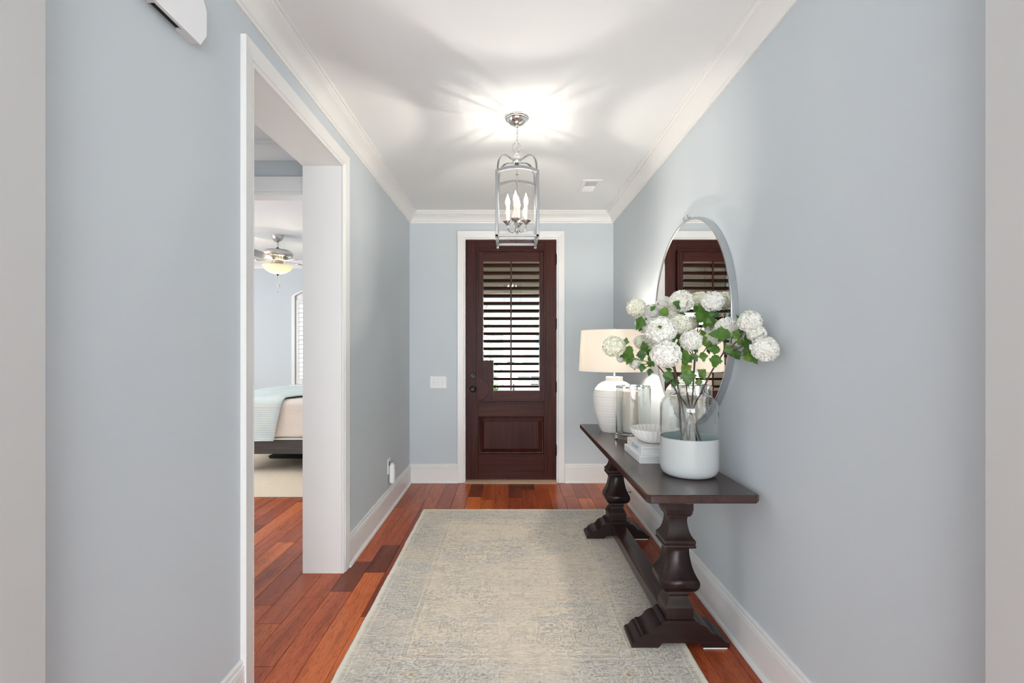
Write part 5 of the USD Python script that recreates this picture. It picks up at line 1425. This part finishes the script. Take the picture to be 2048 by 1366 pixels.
for s, xm in ((-1, cx0), (1, cx1)):
    part(CR, 'side_mirror', bx(xm + s * 0.02, xm + s * 0.22, 12.55, 12.65, 0.98, 1.12, 0.03), 'car_dark')
    for yw in (12.0, 14.8):
        part(CR, 'wheel', lathe([(0.0, -0.11), (0.22, -0.11), (0.34, -0.09), (0.36, 0.0), (0.34, 0.09), (0.22, 0.11), (0.0, 0.11)], (xm - s * 0.06, yw, GZ + 0.36), 24, axis='x'), 'tyre')


def shrub(name, c_, R_, n_, seed, label, leafsize=0.05):
    sh_ = thing(name, (c_[0], c_[1], GZ), label, 'shrub', 'shrubs outside the front door')
    r_ = np.random.default_rng(seed)
    d_ = r_.normal(size=(n_, 3)); d_ /= np.linalg.norm(d_, axis=1, keepdims=True)
    o_ = V3(*c_) + d_ * V3(*R_) * (r_.random((n_, 1)) ** 0.35)
    e_ = r_.normal(size=(n_, 3)); e_ /= np.linalg.norm(e_, axis=1, keepdims=True)
    s_ = np.cross(e_, d_); s_ /= np.linalg.norm(s_, axis=1, keepdims=True) + 1e-9
    L_ = leafsize * (0.7 + 0.6 * r_.random((n_, 1)))
    v = np.stack([o_, o_ + e_ * L_ * 0.5 + s_ * L_ * 0.3, o_ + e_ * L_, o_ + e_ * L_ * 0.5 - s_ * L_ * 0.3], 1).reshape(-1, 3)
    i = np.arange(n_) * 4
    part(sh_, 'foliage', trimesh.Trimesh(v, np.vstack([np.stack([i, i + 1, i + 2], 1), np.stack([i, i + 2, i + 3], 1)]), process=False), 'shrub_leaf', smooth=False)
    tw = []
    for k in range(9):
        a = r_.normal(size=3) * V3(*R_) * 0.5
        tw.append(tube(spline([(c_[0], c_[1], GZ), (c_[0] + a[0] * 0.3, c_[1] + a[1] * 0.3, (GZ + c_[2]) / 2), V3(*c_) + a], 8), 0.012, 5))
    part(sh_, 'stem', tw, 'stem_bark')


shrub('garden_shrub', (-0.34, 8.6, 0.75), (0.20, 0.35, 0.72), 900, 41, 'leafy green shrub outside the door, low behind the left louvers', 0.06)
shrub('garden_tree', (-1.9, 15.5, 1.9), (1.45, 1.2, 1.5), 2600, 42, 'loose pale green tree outside, high behind the left louvers', 0.10)
HS = thing('neighbor_house', (3, 34, GZ), 'pale house across the street, faint behind the middle louvers', 'house')
part(HS, 'wall', bx(-7, 14, 34, 44, GZ, 4.2), 'siding')
part(HS, 'roof', [extrude(Polygon([(-0.8, 4.15), (11, 4.15), (5, 7.4)]), ((-7.8, 33.6, 0), (0, 1, 0), (0, 0, 1), (1, 0, 0)), 22.6)], 'roof_grey')
part(HS, 'gutter', bx(-7.8, 14.8, 32.7, 32.85, 4.05, 4.2), 'siding')
for xw in (-4.5, -1.0, 2.5, 7.0, 11):
    fr = part(HS, 'window', bx(xw - 0.7, xw + 0.7, 33.93, 34.02, 0.7, 2.6), 'trim_paint')
    part(fr, 'pane', bx(xw - 0.6, xw + 0.6, 33.91, 33.94, 0.8, 2.5), 'car_glass')
